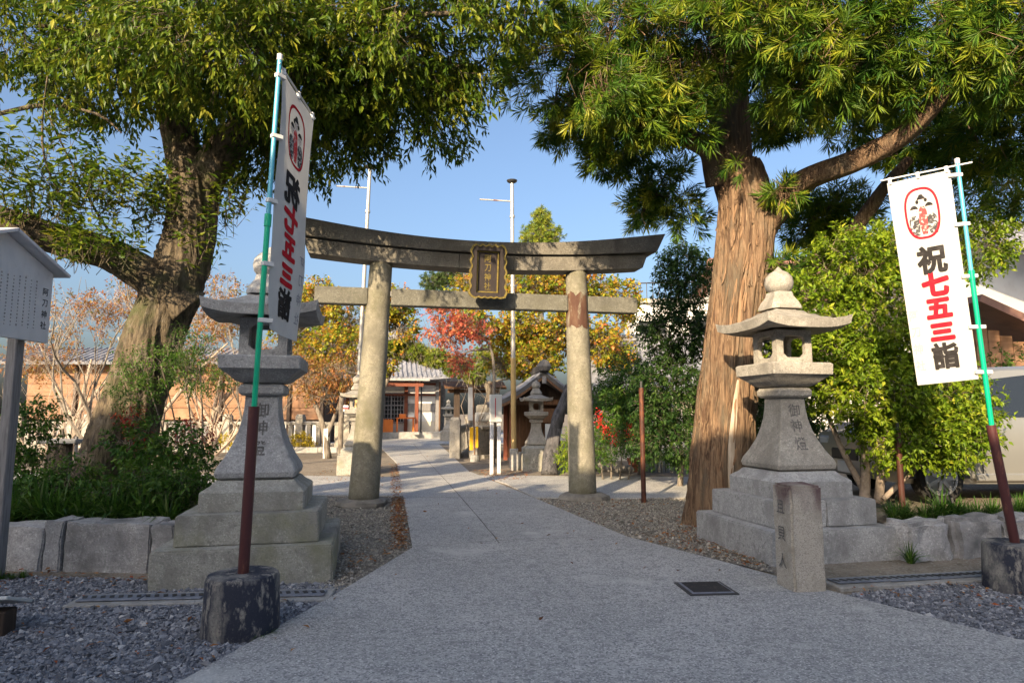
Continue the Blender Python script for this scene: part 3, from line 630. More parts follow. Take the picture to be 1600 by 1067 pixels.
# plaque
pq = MB().box((.11, -.40, 4.12), (.42, .03, .72), ch=.006, M=Matrix.Rotation(R(9), 4, 'X')).build('plaque', M['plaque_black'], t)
MX = Matrix.Translation((.11, -.40, 4.12)) @ Matrix.Rotation(R(9), 4, 'X')
def plate(name, mt, boxes, par=None):
    mb = MB()
    for c, d in boxes:
        b0 = MB().box((0, 0, 0), d, ch=min(d) * .2); mb.add([MX @ (Vector(p) + Vector(c)) for p in b0.v], b0.f)
    return mb.build(name, mt, par or t)
plate('gilt_frame', M['gold'], [((0, -.02, .36), (.40, .035, .028)), ((0, -.02, -.36), (.40, .035, .028)), ((-.186, -.02, 0), (.028, .035, .72)), ((.186, -.02, 0), (.028, .035, .72))], pq)
mb = MB()
def wavy(n, k, amp, hw, hh):
    out = []
    for i in range(n):
        a = 4 * i / n; sd = int(a); u = a - sd; w = amp * math.sin(u * k * math.pi) ** 2
        if sd == 0: p = (-hw + 2 * hw * u, -hh - w * .6)
        elif sd == 1: p = (hw + w + (.03 * (1 - u)), -hh + 2 * hh * u)
        elif sd == 2: p = (hw - 2 * hw * u, hh + w)
        else: p = (-hw - w - (.03 * u), hh - 2 * hh * u)
        out.append(p)
    return out
def ringplate(name, mt, o_, i_, y0, y1, par):
    n = len(o_); V = [MX @ Vector((p[0], y, p[1])) for y in (y0, y1) for pp in (o_, i_) for p in pp]; F = []
    for j in range(n):
        k = (j + 1) % n
        F += [(j, k, n + k, n + j), (2 * n + j, 2 * n + k, 3 * n + k, 3 * n + j), (j, k, 2 * n + k, 2 * n + j), (n + j, n + k, 3 * n + k, 3 * n + j)]
    return MB().add(V, F).build(name, mt, par)
W1 = wavy(96, 5, .035, .285, .45); ringplate('carved_border', M['plaque_black'], W1, [(max(-.21, min(.21, p[0])), max(-.375, min(.375, p[1]))) for p in W1], -.10, -.01, t)
ringplate('carved_rim', M['gold'], [(p[0] * 1.03, p[1] * 1.02) for p in W1], [(p[0] * .94, p[1] * .965) for p in W1], -.115, -.06, t)
for i, ch in enumerate('阿刀神社'):
    mb = put_text(MB(), ch, (0, -.019, .24 - i * .165), (1, 0, 0), (0, 0, 1), .15, .165, .010, .85); mb.v = [tuple(MX @ Vector(p)) for p in mb.v]; mb.build('gilt_lettering', M['gold'], pq)

# ------------------------------------------------------------------ banners
BW, BH, NU, NV = .62, 1.86, 8, 26
def cloth_fn(TL, TR, BL, BR, wav, seed):
    TL, TR, BL, BR = map(Vector, (TL, TR, BL, BR)); nn = (TR - TL).cross(BL - TL).normalized()
    def node(i, j):
        u, v = i / NU, j / NV
        p = TL.lerp(TR, u).lerp(BL.lerp(BR, u), v)
        return p + nn * wav * (noise.noise(Vector((u * 2.2 + seed, v * 3.5, 0))) + .5 * math.sin(v * 7 + u * 3 + seed)) * (.35 + .65 * v)
    nodes = [[node(i, j) for j in range(NV + 1)] for i in range(NU + 1)]
    def f(u, v, off=0):
        a = min(max(u, 0), .99999) * NU; b = min(max(v, 0), .99999) * NV; i, j = int(a), int(b); a -= i; b -= j
        p = nodes[i][j].lerp(nodes[i + 1][j], a).lerp(nodes[i][j + 1].lerp(nodes[i + 1][j + 1], a), b)
        return p + nn * off
    return f, nodes
def banner(label, base, pole_pts, joint, corners, bar, wav, seed, tie_side, base_lbl):
    bx = thing('pole_stand', base_lbl, 'pole stand', base, 0, 'round concrete pole stands')
    MB().lathe([(.27, 0), (.272, .03), (.258, .39), (.245, .42), (.22, .428), (.05, .425)], 28, wob=.012, seed=seed).build('drum', M['pole_base'], bx, smooth=40)
    t = thing('nobori_banner', label, 'banner', base + Vector((0, 0, .425)), 0, 'nobori banners')
    a, b, c = pole_pts[0], pole_pts[1], pole_pts[2]
    MB().tube([a, b], .040, 14).build('sleeve_pipe', M['pipe_maroon'], t, True, 40)
    MB().tube([a.lerp(b, .9), b.lerp(c, joint)], .022, 10).build('lower_pole', M['pole_green'], t, True, 40)
    MB().tube([b.lerp(c, joint - .025), b.lerp(c, joint + .01)], .028, 10).build('pole_joint', M['pole_green'], t, True, 40)
    MB().tube([b.lerp(c, joint), c], .019, 10).build('upper_pole', M['pole_blue'], t, True, 40)
    MB().tube([c, c + (c - b).normalized() * .05], .023, 10).build('pole_cap', M['plastic_white'], t, True, 40)
    MB().tube(bar, .009, 8).build('cross_bar', M['plastic_white'], t, True, 40)
    f, nodes = cloth_fn(*corners, wav, seed)
    mb = MB()
    for off in (.0008, -.0008): mb.add([nodes[i][j] + (f(.5, .5, off) - f(.5, .5)) for i in range(NU + 1) for j in range(NV + 1)], [(i * (NV + 1) + j, (i + 1) * (NV + 1) + j, (i + 1) * (NV + 1) + j + 1, i * (NV + 1) + j + 1) for i in range(NU) for j in range(NV)])
    cl = mb.build('cloth', M['cloth_white'], t, True, 'all')
    for v in (.03, .27, .52, .76, .97):
        q = f(0 if tie_side == 0 else 1, v); ax = (c - a).normalized(); pp = a + ax * (q - a).dot(ax); d = (pp - q)
        MB().box((q + d * .5), (d.length + .05, .045, .035), M=Matrix.Rotation(math.atan2(d.y, d.x), 4, 'Z'), ch=.004).build('tie_tape', M['plastic_white'], t, True)
    for u in (.05, .5, .95):
        q = f(u, 0); ax = (bar[1] - bar[0]).normalized(); pp = bar[0] + ax * (q - bar[0]).dot(ax)
        MB().tube([q + Vector((0, 0, -.02)), pp + Vector((0, 0, .012))], .018, 6).build('tie_tape', M['plastic_white'], t, True)
    def printed(name, mt, build, lift=.003):
        pm = MB(); build(pm); bm = bmesh.new()
        vv = [bm.verts.new((p[0], p[1], 0)) for p in pm.v]
        for q in pm.f:
            try: bm.faces.new([vv[i] for i in q])
            except ValueError: pass
        for i in range(1, NU): bmesh.ops.bisect_plane(bm, geom=bm.verts[:] + bm.edges[:] + bm.faces[:], plane_co=(i / NU * BW, 0, 0), plane_no=(1, 0, 0))
        for j in range(1, NV): bmesh.ops.bisect_plane(bm, geom=bm.verts[:] + bm.edges[:] + bm.faces[:], plane_co=(0, -j / NV * BH, 0), plane_no=(0, 1, 0))
        bm.verts.index_update(); out = MB(); fs = [[q.index for q in ff.verts] for ff in bm.faces]; ft = getattr(build, 'fat', 0)
        sh = [(0, 0)] + ([(ft * math.cos(k * math.pi / 4), ft * math.sin(k * math.pi / 4)) for k in range(8)] if ft > 0 else [])
        for k, (dx, dy) in enumerate(sh):
            for sg in (1, -1): out.add([f((q.co.x + dx) / BW, -(q.co.y + dy) / BH, sg * (lift + k * .0003)) for q in bm.verts], fs)
        bm.free(); return out.build(name, mt, cl, True)
    CXB = .33
    def txt(s, cy, size, bold, cx=CXB, sx=1, step=0, ital=0.0):
        def go(pm): put_text(pm, s, (cx, cy, 0), (1, 0, 0), (0, 1, 0), size, step or size, min(bold, .018), sx)
        go.fat = max(0, bold - .018) * size * .9; return go
    # brush-like lettering
    printed('lettering', M['ink_black'], txt('祝', -.765, .255, .050, sx=1.15)); 
    printed('lettering', M['ink_red'], txt('七', -.985, .23, .07, sx=1.2)); printed('lettering', M['ink_red'], txt('五', -1.205, .205, .07, sx=1.3)); printed('lettering', M['ink_red'], txt('三', -1.415, .175, .09, sx=1.45))
    printed('lettering', M['ink_black'], txt('詣', -1.625, .235, .046, sx=1.15))
    for i, ch in enumerate('阿刀神社'): printed('lettering', M['ink_grey'], txt(ch, -1.24 - i * .15, .10, .014, cx=.065))
    # the round-cornered emblem with three children in kimono
    def stadium(pm, r0, r1, cx=.30, cy=-.335, hx=.16, hy=.225):
        n = 48
        o = [(cx + math.copysign(abs(math.cos(a)) ** .75, math.cos(a)) * (hx + r0), cy + math.copysign(abs(math.sin(a)) ** .75, math.sin(a)) * (hy + r0)) for a in [2 * math.pi * i / n for i in range(n)]]
        q = [(cx + math.copysign(abs(math.cos(a)) ** .75, math.cos(a)) * (hx + r1), cy + math.copysign(abs(math.sin(a)) ** .75, math.sin(a)) * (hy + r1)) for a in [2 * math.pi * i / n for i in range(n)]]
        pm.add([(p[0], p[1], 0) for p in o + q], [(i, (i + 1) % n, n + (i + 1) % n, n + i) for i in range(n)])
    printed('emblem_ring', M['ink_red'], lambda pm: stadium(pm, .012, -.010))
    def ell(pm, cx, cy, rx, ry, a0=0, a1=2 * math.pi, n=18):
        v = [(cx + math.cos(a0 + (a1 - a0) * i / n) * rx, cy + math.sin(a0 + (a1 - a0) * i / n) * ry, 0) for i in range(n + (0 if a1 - a0 > 6.28 else 1))]; pm.add(v, [tuple(range(len(v)))])
    def poly(pm, pts): pm.add([(p[0], p[1], 0) for p in pts], [tuple(range(len(pts)))])
    heads = [(.305, -.225, 1.0), (.225, -.305, .95), (.375, -.295, .95)]
    def hair(pm):
        for i, (x, y, s) in enumerate(heads):
            ell(pm, x, y + .004, .043 * s, .046 * s, .22, math.pi - .22, 12)
        for dx, dy in ((-.042, -.004), (.042, .004)): ell(pm, .305 + dx, -.225 + dy, .016, .018)
        ell(pm, .305, -.178, .022, .014)
    def eyes(pm):
        for (x, y, s) in heads:
            for dx in (-.016, .018): ell(pm, x + dx, y - .008, .0045, .0055, n=8)
    def robe_red(pm): poly(pm, [(.285, -.275), (.325, -.275), (.345, -.31), (.350, -.42), (.33, -.53), (.28, -.53), (.262, -.42), (.268, -.31)])
    def robes(pm):
        for x in (.212, .388): poly(pm, [(x - .022, -.352), (x + .022, -.352), (x + .050, -.385), (x + .052, -.45), (x + .042, -.535), (x - .030, -.530), (x - .050, -.47), (x - .048, -.385)])
    printed('emblem_robe', M['ink_pink'], robe_red, .002); printed('emblem_robe', M['ink_kimono'], robes, .0026)
    def faces(pm):
        for (x, y, s) in heads: ell(pm, x, y - .008, .034 * s, .036 * s)
    printed('emblem_face', M['ink_skin'], faces, .0030); printed('emblem_hair', M['ink_black'], hair, .0034); printed('emblem_eyes', M['ink_black'], eyes, .0036)['kind'] = 'stuff'
    return t
lb = Vector((-1.99, 4.90, 0)); a = Vector((lb.x, lb.y, .42)); Dl = lb.y
pL = [a, P(397, 635, Dl), P(437, 95, Dl)]
barL = [P(436, 99, Dl - .02), P(492, 186, Dl + .70)]
# seen from behind: its pole edge is on the left, so the writing reads mirrored
banner('white festival banner seen from behind with mirrored lettering, before left lantern', lb, pL, .53,
       (P(490, 188, Dl + .66), P(441, 110, Dl + .03), P(464, 534, Dl + .62), P(419, 514, Dl + .03)), barL, .030, 3, 1, 'scuffed black round concrete pole stand before the left lantern')
rb_ = Vector((4.60, 6.02, 0)); a = Vector((rb_.x, rb_.y, .42)); Dr = rb_.y
pR = [a, P(1548, 664, Dr), P(1496, 256, Dr)]
barR = [P(1376, 283, Dr + .26), P(1519, 254, Dr - .05)]
banner('sunlit white festival banner with red and black lettering, right of path', rb_, pR, .57,
       (P(1386, 287, Dr + .24), P(1484, 266, Dr + .02), P(1434, 602, Dr + .30), P(1529, 592, Dr + .02)), barR, .018, 8, 1, 'scuffed black round concrete pole stand at the right edge')

# ------------------------------------------------------------------ notice board at the left edge
t = thing('notice_board', 'tall roofed wooden notice board with columns of writing at left edge', 'notice board', (-4.86, 5.9, 0))
XB, Y0, Y1, ZT, ZB = -4.86, 5.30, 6.62, 3.17, 2.32
def bp(y, z, x=XB): return Vector((x, y, z))
ym = (Y0 + Y1) / 2
mb = MB(); prof = [(Y0, ZB), (Y1, ZB), (Y1, ZT - .12), (ym, ZT + .14), (Y0, ZT - .12)]
mb.rings([[bp(y, z, XB - .03) for y, z in prof], [bp(y, z, XB + .03) for y, z in prof]]); bd = mb.build('board', M['sign_board'], t, True)
for ya, yb in ((ym, Y1 + .09), (ym, Y0 - .09)):
    d = Vector((0, yb - ym, -.26 * abs(yb - ym) / (Y1 - ym))); q = bp(ym, ZT + .17) + d / 2
    MB().box(q, (.30, d.length + .02, .035), M=Matrix.Rotation(math.atan2(d.z, abs(d.y)) * (1 if yb > ym else -1), 4, 'X'), ch=.006).build('roof_board', M['sign_roof'], t, True)
for y in (Y0 + .27, Y1 - .27):
    MB().box((XB - .09, y, 1.40), (.10, .11, 2.84), ch=.008).build('post', M['wood_grey'], t, True)
tx = MB(); put_text(tx, '阿刀神社', (XB + .032, Y1 - .09, ZT - .33), (0, 1, 0), (0, 0, 1), .085, .115, .008); tx.build('title_lettering', M['ink_black'], bd, True)['kind'] = 'stuff'
tx = MB(); rr = random.Random(5)
for c_ in range(13):
    y = Y1 - .22 - c_ * .075; z = ZT - .22 - rr.random() * .03
    while z > ZB + .12:
        h = rr.uniform(.010, .022); w = rr.uniform(.012, .022)
        for q in range(2): tx.add([bp(y - w / 2, z - q * h * .5, XB + .032), bp(y + w / 2, z - q * h * .5, XB + .032), bp(y + w / 2 * rr.random(), z - h * .25 - q * h * .5, XB + .032), bp(y - w / 2, z - h * .3 - q * h * .5, XB + .032)], [(0, 1, 2, 3)])
        z -= .034
tx.build('fine_writing', M['ink_black'], bd, True)['kind'] = 'stuff'
# low white plank on a block at the lower left corner
c = G(-22, 1000); t = thing('plank_rest', 'low white painted plank on a dark timber block at lower left corner', 'plank', c, .2)
MB().box((.02, .1, .09), (.16, .16, .18), ch=.01).build('block', M['wood_dark'], t)
MB().box((-.05, .14, .235), (.36, .38, .025), M=Matrix.Rotation(R(-18), 4, 'X'), ch=.004).build('plank', M['plastic_white'], t)

# ------------------------------------------------------------------ big trees
def crown_part(tree, name, mt, arr, fold=True, kind=None, wide=.42):
    me = leaf_mesh(name, mt, *arr, fold=fold, origin=tree.location, wide=wide); o = link(name, me, tree)
    if kind: o['kind'] = kind
    return o
def limb(tree, name, mt, pts, rads, n=20, amp=.015, seed=0, k=8):
    mb = MB(); trunk_mesh(mb, pts, rads, n=n, k=k, amp=amp, fx=6, fz=1.2, seed=seed, big=.12)
    return mb.build(name, mt, tree, True, 'all')
def lobes(spec):      # (x, y, distance, rx, ry, rz, weight) -> crown lobes
    return [((lambda q: (q.x, q.y, q.z))(P(x, y, D)), (rx, ry, rz), w) for x, y, D, rx, ry, rz, w in spec]

# left tree: leaning furrowed trunk, thick limb to the left, evergreen crown
DLT = 9.9
tl = thing('broadleaf_tree', 'leaning furrowed evergreen tree overhanging the left lantern and gate', 'tree', (P(165, 765, DLT).x, DLT, .36))
mb = MB(); trunk_mesh(mb, [P(150, 800, DLT), P(172, 745, DLT), P(205, 640, DLT), P(240, 530, DLT), P(280, 430, DLT), P(300, 345, DLT), P(303, 285, DLT)],
                      [.54, .48, .42, .395, .385, .345, .37], n=120, k=26, amp=.05, fx=7, fz=.75, flare=.35, twist=.45, seed=2)
mb.build('trunk', M['bark_left'], tl, True, 'all')
limb(tl, 'limb', M['bark_left'], [P(300, 300, DLT), P(275, 190, DLT - .1), P(250, 90, DLT - .3), P(225, -60, DLT - .5), P(200, -200, DLT - .6)], [.30, .24, .20, .17, .12], 40, .025, 3, 14)
limb(tl, 'limb', M['bark_left'], [P(308, 300, DLT), P(345, 240, DLT - .1), P(400, 180, DLT - .4), P(470, 70, DLT - .9), P(540, -90, DLT - 1.4)], [.32, .25, .22, .18, .12], 40, .025, 4, 14)
limb(tl, 'limb', M['bark_left'], [P(292, 485, DLT), P(235, 435, DLT - .25), P(170, 398, DLT - .55), P(80, 372, DLT - .9), P(-20, 338, DLT - 1.3), P(-140, 300, DLT - 1.6)], [.34, .27, .235, .22, .20, .17], 40, .025, 5, 14)
for i, (pts, r) in enumerate([([P(430, 130, 9.3), P(520, 110, 8.7), P(640, 90, 8.2)], .07), ([P(262, 130, 9.6), P(330, 60, 8.6), P(420, 30, 7.8)], .07), ([P(250, 90, 9.6), P(160, 60, 9), P(60, 40, 8.4)], .07), ([P(470, 60, 9), P(600, 30, 8.4), P(720, 20, 8)], .07),
                              ([P(380, 205, 9.5), P(440, 215, 9.6), P(520, 225, 9.5)], .05), ([P(210, 412, 9.4), P(150, 330, 9.2), P(70, 170, 8.8)], .02), ([P(150, 390, 9.2), P(70, 250, 8.6), P(78, 90, 8.4)], .018), ([P(0, 178, 9.4), P(70, 165, 9.3), P(150, 178, 9.3), P(190, 208, 9.2)], .035)]):
    limb(tl, 'branch', M['bark_left'], pts, [r, r * .7, r * .35] if len(pts) == 3 else [r, r * .9, r * .6, r * .2], 10, .006, 10 + i, 6)
BL = lobes([(60, 30, 9.0, 1.5, 1.6, .62, 1.2), (-120, 0, 8.6, 1.5, 1.6, 1.0, .7), (215, 70, 8.5, 1.2, 1.3, .72, 1.4), (350, 50, 7.8, 1.3, 1.3, .85, 1.6), (470, 120, 8.8, 1.2, 1.4, .85, 1.6), (600, 110, 9.0, 1.15, 1.5, .8, 1.6), (500, 215, 9.8, 1.1, 1.2, .55, 1.1), (640, 170, 9.6, 1.0, 1.2, .62, 1.1), (690, 60, 8.4, 1.0, 1.3, .70, 1.2), (800, 20, 8.0, .65, 1.2, .5, .6),
            (150, 130, 9.6, .9, 1.0, .45, .6), (400, 240, 10.3, .7, .8, .45, .5), (300, -90, 8.4, 2.6, 1.6, .7, 1.3), (620, -80, 8.4, 1.6, 1.6, .6, .8), (330, 160, 9.9, .8, .7, .5, .5)])
pos, dr, g = twigs_in(BL, 5400, 11, .25, 1.0, .40, -.35)
crown_part(tl, 'crown', M['leaf_evergreen'], leaves_alt(pos, dr, g, 11, .36, .145, .046, .6))
link('twigs', twig_mesh('twigs', M['bark_left'], pos, dr, .34, .006, tl.location), tl)['kind'] = 'stuff'
# sparse upright shoots on the left limb, sky between them
SH = lobes([(60, 330, 8.6, .75, .7, .45, 1.0), (150, 300, 9.0, .75, .6, .5, 1.0), (230, 330, 9.5, .5, .5, .5, .8), (80, 200, 8.7, .28, .3, .75, .5), (-20, 260, 8.2, .5, .6, .6, .6), (270, 310, 9.4, .3, .3, .5, .4), (350, 330, 9.9, .5, .5, .45, .45), (130, 400, 8.7, .8, .4, .16, .7), (310, 400, 9.5, .3, .3, .4, .2)])
pos, dr, g = twigs_in(SH, 430, 12, .1, 1.4, .15, .5); dr = nrm(dr * .5 + np.array([0, 0, .8]))
crown_part(tl, 'shoots', M['leaf_shoot'] if 'leaf_shoot' in M else M['leaf_evergreen'], leaves_alt(pos, dr, g, 10, .42, .15, .05, .2), kind='stuff')
link('shoot_stems', twig_mesh('shoot_stems', M['bark_left'], pos, dr, .42, .006, tl.location, .3), tl)['kind'] = 'stuff'

# right tree: shaggy trunk, strap-leaved crown
DRT = 9.4
tr_ = thing('podocarp_tree', 'large shaggy barked evergreen tree standing behind the right lantern', 'tree', (P(1118, 815, DRT).x, DRT, 0))
mb = MB(); trunk_mesh(mb, [P(1124, 835, DRT), P(1127, 790, DRT), P(1129, 700, DRT), P(1140, 580, DRT), P(1152, 470, DRT), P(1162, 390, DRT), P(1166, 330, DRT), P(1150, 260, DRT)],
                      [.45, .43, .40, .375, .365, .375, .38, .31], n=150, k=26, amp=.05, fx=7, fz=.32, flare=.16, twist=.12, seed=7, lob=4)
tk = mb.build('trunk', M['bark_right'], tr_, True, 'all')
# peeling strips of bark and the pale scar
rr = random.Random(8)
axis = catmull([list(P(x, y, DRT)) + [r] for x, y, r in ((1127, 800, .45), (1129, 700, .405), (1140, 580, .38), (1152, 470, .37), (1162, 390, .375), (1166, 330, .38))], 30)
def strip(name, mt, s0, ln, ang, w, lift, seed, tw=.1):
    mb = MB(); n = 9; L_, R_ = [], []
    for i in range(n):
        u = i / (n - 1); q = axis[min(len(axis) - 1, max(0, int(s0 + ln * u)))]; a = ang + tw * (u - .5) + .05 * noise.noise(Vector((u * 3, seed, 0)))
        r = q[3] + .012 + lift * (abs(2 * u - 1) ** 3); ww = w * (1 - abs(2 * u - 1) ** 3 * .75) / r
        for lst, da, rr_ in ((L_, -ww, r - .01), (R_, ww, r)): lst.append(Vector((q[0] + math.cos(a + da) * rr_, q[1] + math.sin(a + da) * rr_, q[2])))
    M_ = [(a + b) / 2 + Vector(((a.x + b.x) / 2 - axis[60][0], (a.y + b.y) / 2 - axis[60][1], 0)).normalized() * .014 for a, b in zip(L_, R_)]
    mb.add(L_ + M_ + R_, [(i, i + 1, n + i + 1, n + i) for i in range(n - 1)] + [(n + i, n + i + 1, 2 * n + i + 1, 2 * n + i) for i in range(n - 1)])
    return mb.build(name, mt, tk, True, 'all')
for i in range(170): strip('bark_strip', M['bark_strip' if rr.random() < .6 else 'bark_right'], rr.uniform(-5, 140), rr.uniform(8, 34), math.pi * 1.5 + rr.uniform(-1.75, 1.75), rr.uniform(.008, .026), rr.uniform(.0, .05), i, rr.uniform(-.15, .15))
strip('bark_scar', M['bark_scar'], 12, 44, math.pi * 1.5 - .02, .045, 0, 300, .05)
limb(tr_, 'limb', M['bark_right'], [P(1160, 330, DRT), P(1140, 230, DRT), P(1140, 120, DRT), P(1150, -40, DRT - .2), P(1150, -220, DRT - .4)], [.27, .30, .27, .22, .15], 50, .03, 3, 14)
limb(tr_, 'limb', M['bark_right'], [P(1125, 285, DRT), P(1105, 232, DRT - .2), P(1050, 212, DRT - .5), P(1000, 196, DRT - .6), P(950, 165, DRT - .6)], [.22, .15, .11, .08, .04], 30, .015, 4, 10)
limb(tr_, 'limb', M['bark_right'], [P(1180, 360, DRT), P(1215, 322, DRT - .2), P(1262, 280, DRT - .6), P(1340, 250, DRT - 1.1), P(1420, 205, DRT - 1.6), P(1490, 125, DRT - 2.1), P(1540, 40, DRT - 2.3)], [.30, .22, .15, .135, .12, .10, .07], 36, .02, 5, 12)
limb(tr_, 'limb', M['bark_right'], [P(1190, 480, DRT), P(1250, 420, DRT + .1), P(1300, 396, DRT + .1), P(1345, 345, DRT), P(1385, 290, DRT - .2), P(1420, 250, DRT - .2)], [.12, .12, .115, .10, .09, .06], 24, .012, 6, 10)
limb(tr_, 'limb', M['bark_right'], [P(1215, 120, DRT), P(1230, 40, DRT - .4), P(1250, -80, DRT - .8)], [.16, .13, .10], 24, .012, 9, 10)
BR = lobes([(870, 120, 8.8, .75, 1.2, .75, .9), (960, 60, 8.4, .95, 1.2, .8, 1.3), (900, 190, 9.6, .75, .8, .32, .6), (1000, 150, 9.0, .9, 1.0, .6, 1.1), (1080, 60, 8.0, .9, 1.0, .85, 1.3), (1180, 40, 7.6, 1.0, 1.0, .8, 1.5), (1300, 80, 7.6, 1.1, 1.0, .85, 1.8), (1430, 60, 7.4, 1.0, 1.0, .8, 1.8), (1560, 70, 7.2, .9, 1.0, .8, 1.6), (1310, 180, 9.8, 1.1, .8, .55, 1.1), (1450, 210, 9.8, 1.0, .8, .6, 1.2), (1580, 200, 8.6, .8, .9, .75, 1.2), (1560, 300, 10.2, .75, .8, .55, .6), (1690, 130, 7.8, 1.0, 1.0, 1.3, 1.0),
            (1050, 300, 10.0, .55, .5, .5, .55), (1010, 320, 10.2, .35, .4, .35, .25), (1270, 350, 10.4, .5, .5, .45, .45), (1215, 190, 9.9, .6, .5, .35, .5), (1165, 262, 8.9, .22, .2, .20, .14), (1225, 302, 8.8, .20, .2, .10, .08), (1225, 420, 9.2, .25, .25, .2, .15), (1310, 330, 10.2, .6, .6, .4, .4),
            (1200, -90, 7.6, 2.0, 1.4, .6, 1.2), (1550, -90, 7.2, 1.4, 1.4, .6, .9), (960, 235, 9.7, .6, .5, .35, .5), (1000, 180, 8.4, .7, .4, .35, .7), (930, 130, 8.0, .7, .5, .45, .7), (1060, 345, 10.2, .4, .4, .3, .3), (1075, 200, 8.6, .35, .3, .3, .3)])
pos, dr, g = twigs_in(BR, 6000, 21, .22, 1.1, .38, -.05)
crown_part(tr_, 'crown', M['leaf_podocarp'], leaves_rosette(pos, dr, g, 22, .205, .019, .85, .15, .12), fold=False, wide=.5)
link('twigs', twig_mesh('twigs', M['bark_right'], pos, dr, .16, .006, tr_.location, 2.0), tr_)['kind'] = 'stuff'

# ------------------------------------------------------------------ shrubs and plants
def shrub(name, label, cat, base, blobs, n, per, tl_, L, W, mt, seed, stems=(), bark=None, group=None, gap=.1, shell=.3, droop=.25, extra=None, down=.1):
    t = thing(name, label, cat, base, 0, group)
    pos, dr, g = twigs_in(blobs, n, seed, gap, 1.6, shell, down)
    crown_part(t, 'foliage', mt, leaves_alt(pos, dr, g, per, tl_, L, W, droop))
    for i, (pts, r) in enumerate(stems): limb(t, 'stem', bark or M['bark_grey'], pts, [r * (1 - .75 * k / (len(pts) - 1)) for k in range(len(pts))], 10, .004, i, 6)
    link('twigs', twig_mesh('twigs', bark or M['bark_grey'], pos, dr, tl_, .003, t.location, .5), t)['kind'] = 'stuff'
    return t
zl = .34
b0 = P(1362, 775, 8.7)
shrub('camellia', 'tall sunlit bright green camellia between right lantern and banner', 'shrub', (b0.x, 8.7, zl), lobes([(1330, 420, 8.9, .6, .55, .45, 1.2), (1270, 480, 9.0, .5, .5, .45, 1.0), (1390, 500, 8.7, .65, .55, .55, 1.6), (1300, 570, 8.9, .55, .5, .45, 1.2), (1370, 620, 8.6, .7, .55, .45, 1.5), (1450, 610, 8.6, .55, .5, .42, 1.1), (1480, 680, 8.4, .42, .45, .35, .8), (1400, 400, 8.9, .5, .5, .4, .8), (1530, 380, 9.2, .35, .4, .5, .5), (1420, 690, 8.4, .5, .4, .28, .7), (1250, 560, 9.2, .35, .4, .4, .5), (1510, 640, 8.8, .3, .3, .35, .4)]),
      4200, 13, .24, .085, .040, M['leaf_camellia'], 31, [([P(1350, 790, 8.7), P(1352, 720, 8.7), P(1335, 620, 8.8), P(1330, 480, 8.9)], .07), ([P(1372, 785, 8.7), P(1385, 700, 8.6), P(1420, 620, 8.6), P(1430, 520, 8.7)], .06), ([P(1360, 785, 8.8), P(1310, 690, 8.9), P(1280, 600, 9.0), P(1270, 500, 9)], .045), ([P(1380, 780, 8.6), P(1440, 720, 8.5), P(1480, 660, 8.5)], .035)], M['twig_pale'], gap=.08, droop=.15)
# dark hedge trees behind the right trunk
for i, (x, D, sp, lab) in enumerate([(1062, 14.2, [(1070, 430, 14.2, .55, .6, .7, 1), (1060, 520, 14.2, .85, .7, .8, 1.6), (1050, 620, 14.2, .95, .8, .9, 1.8), (1060, 690, 14, 1.0, .8, .5, 1.2)], 'dark glossy evergreen bush just left of the shaggy right trunk'),
                                     (1215, 12.6, [(1210, 620, 12.6, .8, .7, .8, 1), (1225, 690, 12.6, .9, .7, .6, 1), (1215, 540, 12.6, .6, .6, .6, .8)], 'dark evergreen bush seen behind the right lantern shaft'),
                                     (1000, 17, [(985, 600, 17, .9, .8, .75, 1), (960, 640, 16.5, .8, .8, .6, .9), (1000, 660, 16.5, 1.0, .8, .6, 1)], 'loose olive green bush right of the right torii pillar')]):
    b = P(x, 740, D); shrub('evergreen_bush', lab, 'bush', (b.x, D, 0), lobes(sp), [2200, 1500, 1300][i], 12, .22, .10, .042, M['leaf_dark'] if i < 2 else M['leaf_garden'], 40 + i, [([Vector((b.x, D, -.02)), Vector((b.x + .05, D, .8)), Vector((b.x - .05, D, 1.6))], .07)], gap=.05)
# nandina with red berries, by the right pillar
b = P(955, 738, 15.6)
t = shrub('nandina', 'green nandina bush with hanging red berry clusters beside right pillar', 'shrub', (b.x, 15.6, 0), lobes([(950, 690, 15.6, .55, .5, .45, 1), (985, 680, 15.8, .6, .5, .5, 1), (925, 700, 15.5, .35, .4, .45, .6), (1010, 705, 15.8, .4, .4, .3, .5)]), 620, 12, .2, .075, .026, M['leaf_garden'], 51, [([Vector((b.x + dx, 15.6, -.02)), Vector((b.x + dx * 1.5, 15.6, .9))], .02) for dx in (-.2, 0, .2, .4)])
g = np.random.default_rng(5)
for (x, y) in ((938, 660), (946, 672), (985, 668), (986, 680), (960, 685), (935, 650)):
    c = np.array(P(x, y, 15.05)); pp = c + g.normal(size=(60, 3)) * np.array([.05, .05, .10]); crown_part(t, 'berries', M['berry'], (pp, rnd_dirs(g, 60), rnd_dirs(g, 60), .035, .035, g.random(60)), kind='stuff')
b = P(896, 738, 16.4)
shrub('yellow_bush', 'low yellow green bush between grey log and right pillar', 'shrub', (b.x, 16.4, 0), lobes([(900, 690, 16.4, .3, .35, .55, 1), (888, 715, 16.2, .25, .3, .3, .6)]), 260, 12, .18, .07, .028, M['leaf_camellia'], 52)
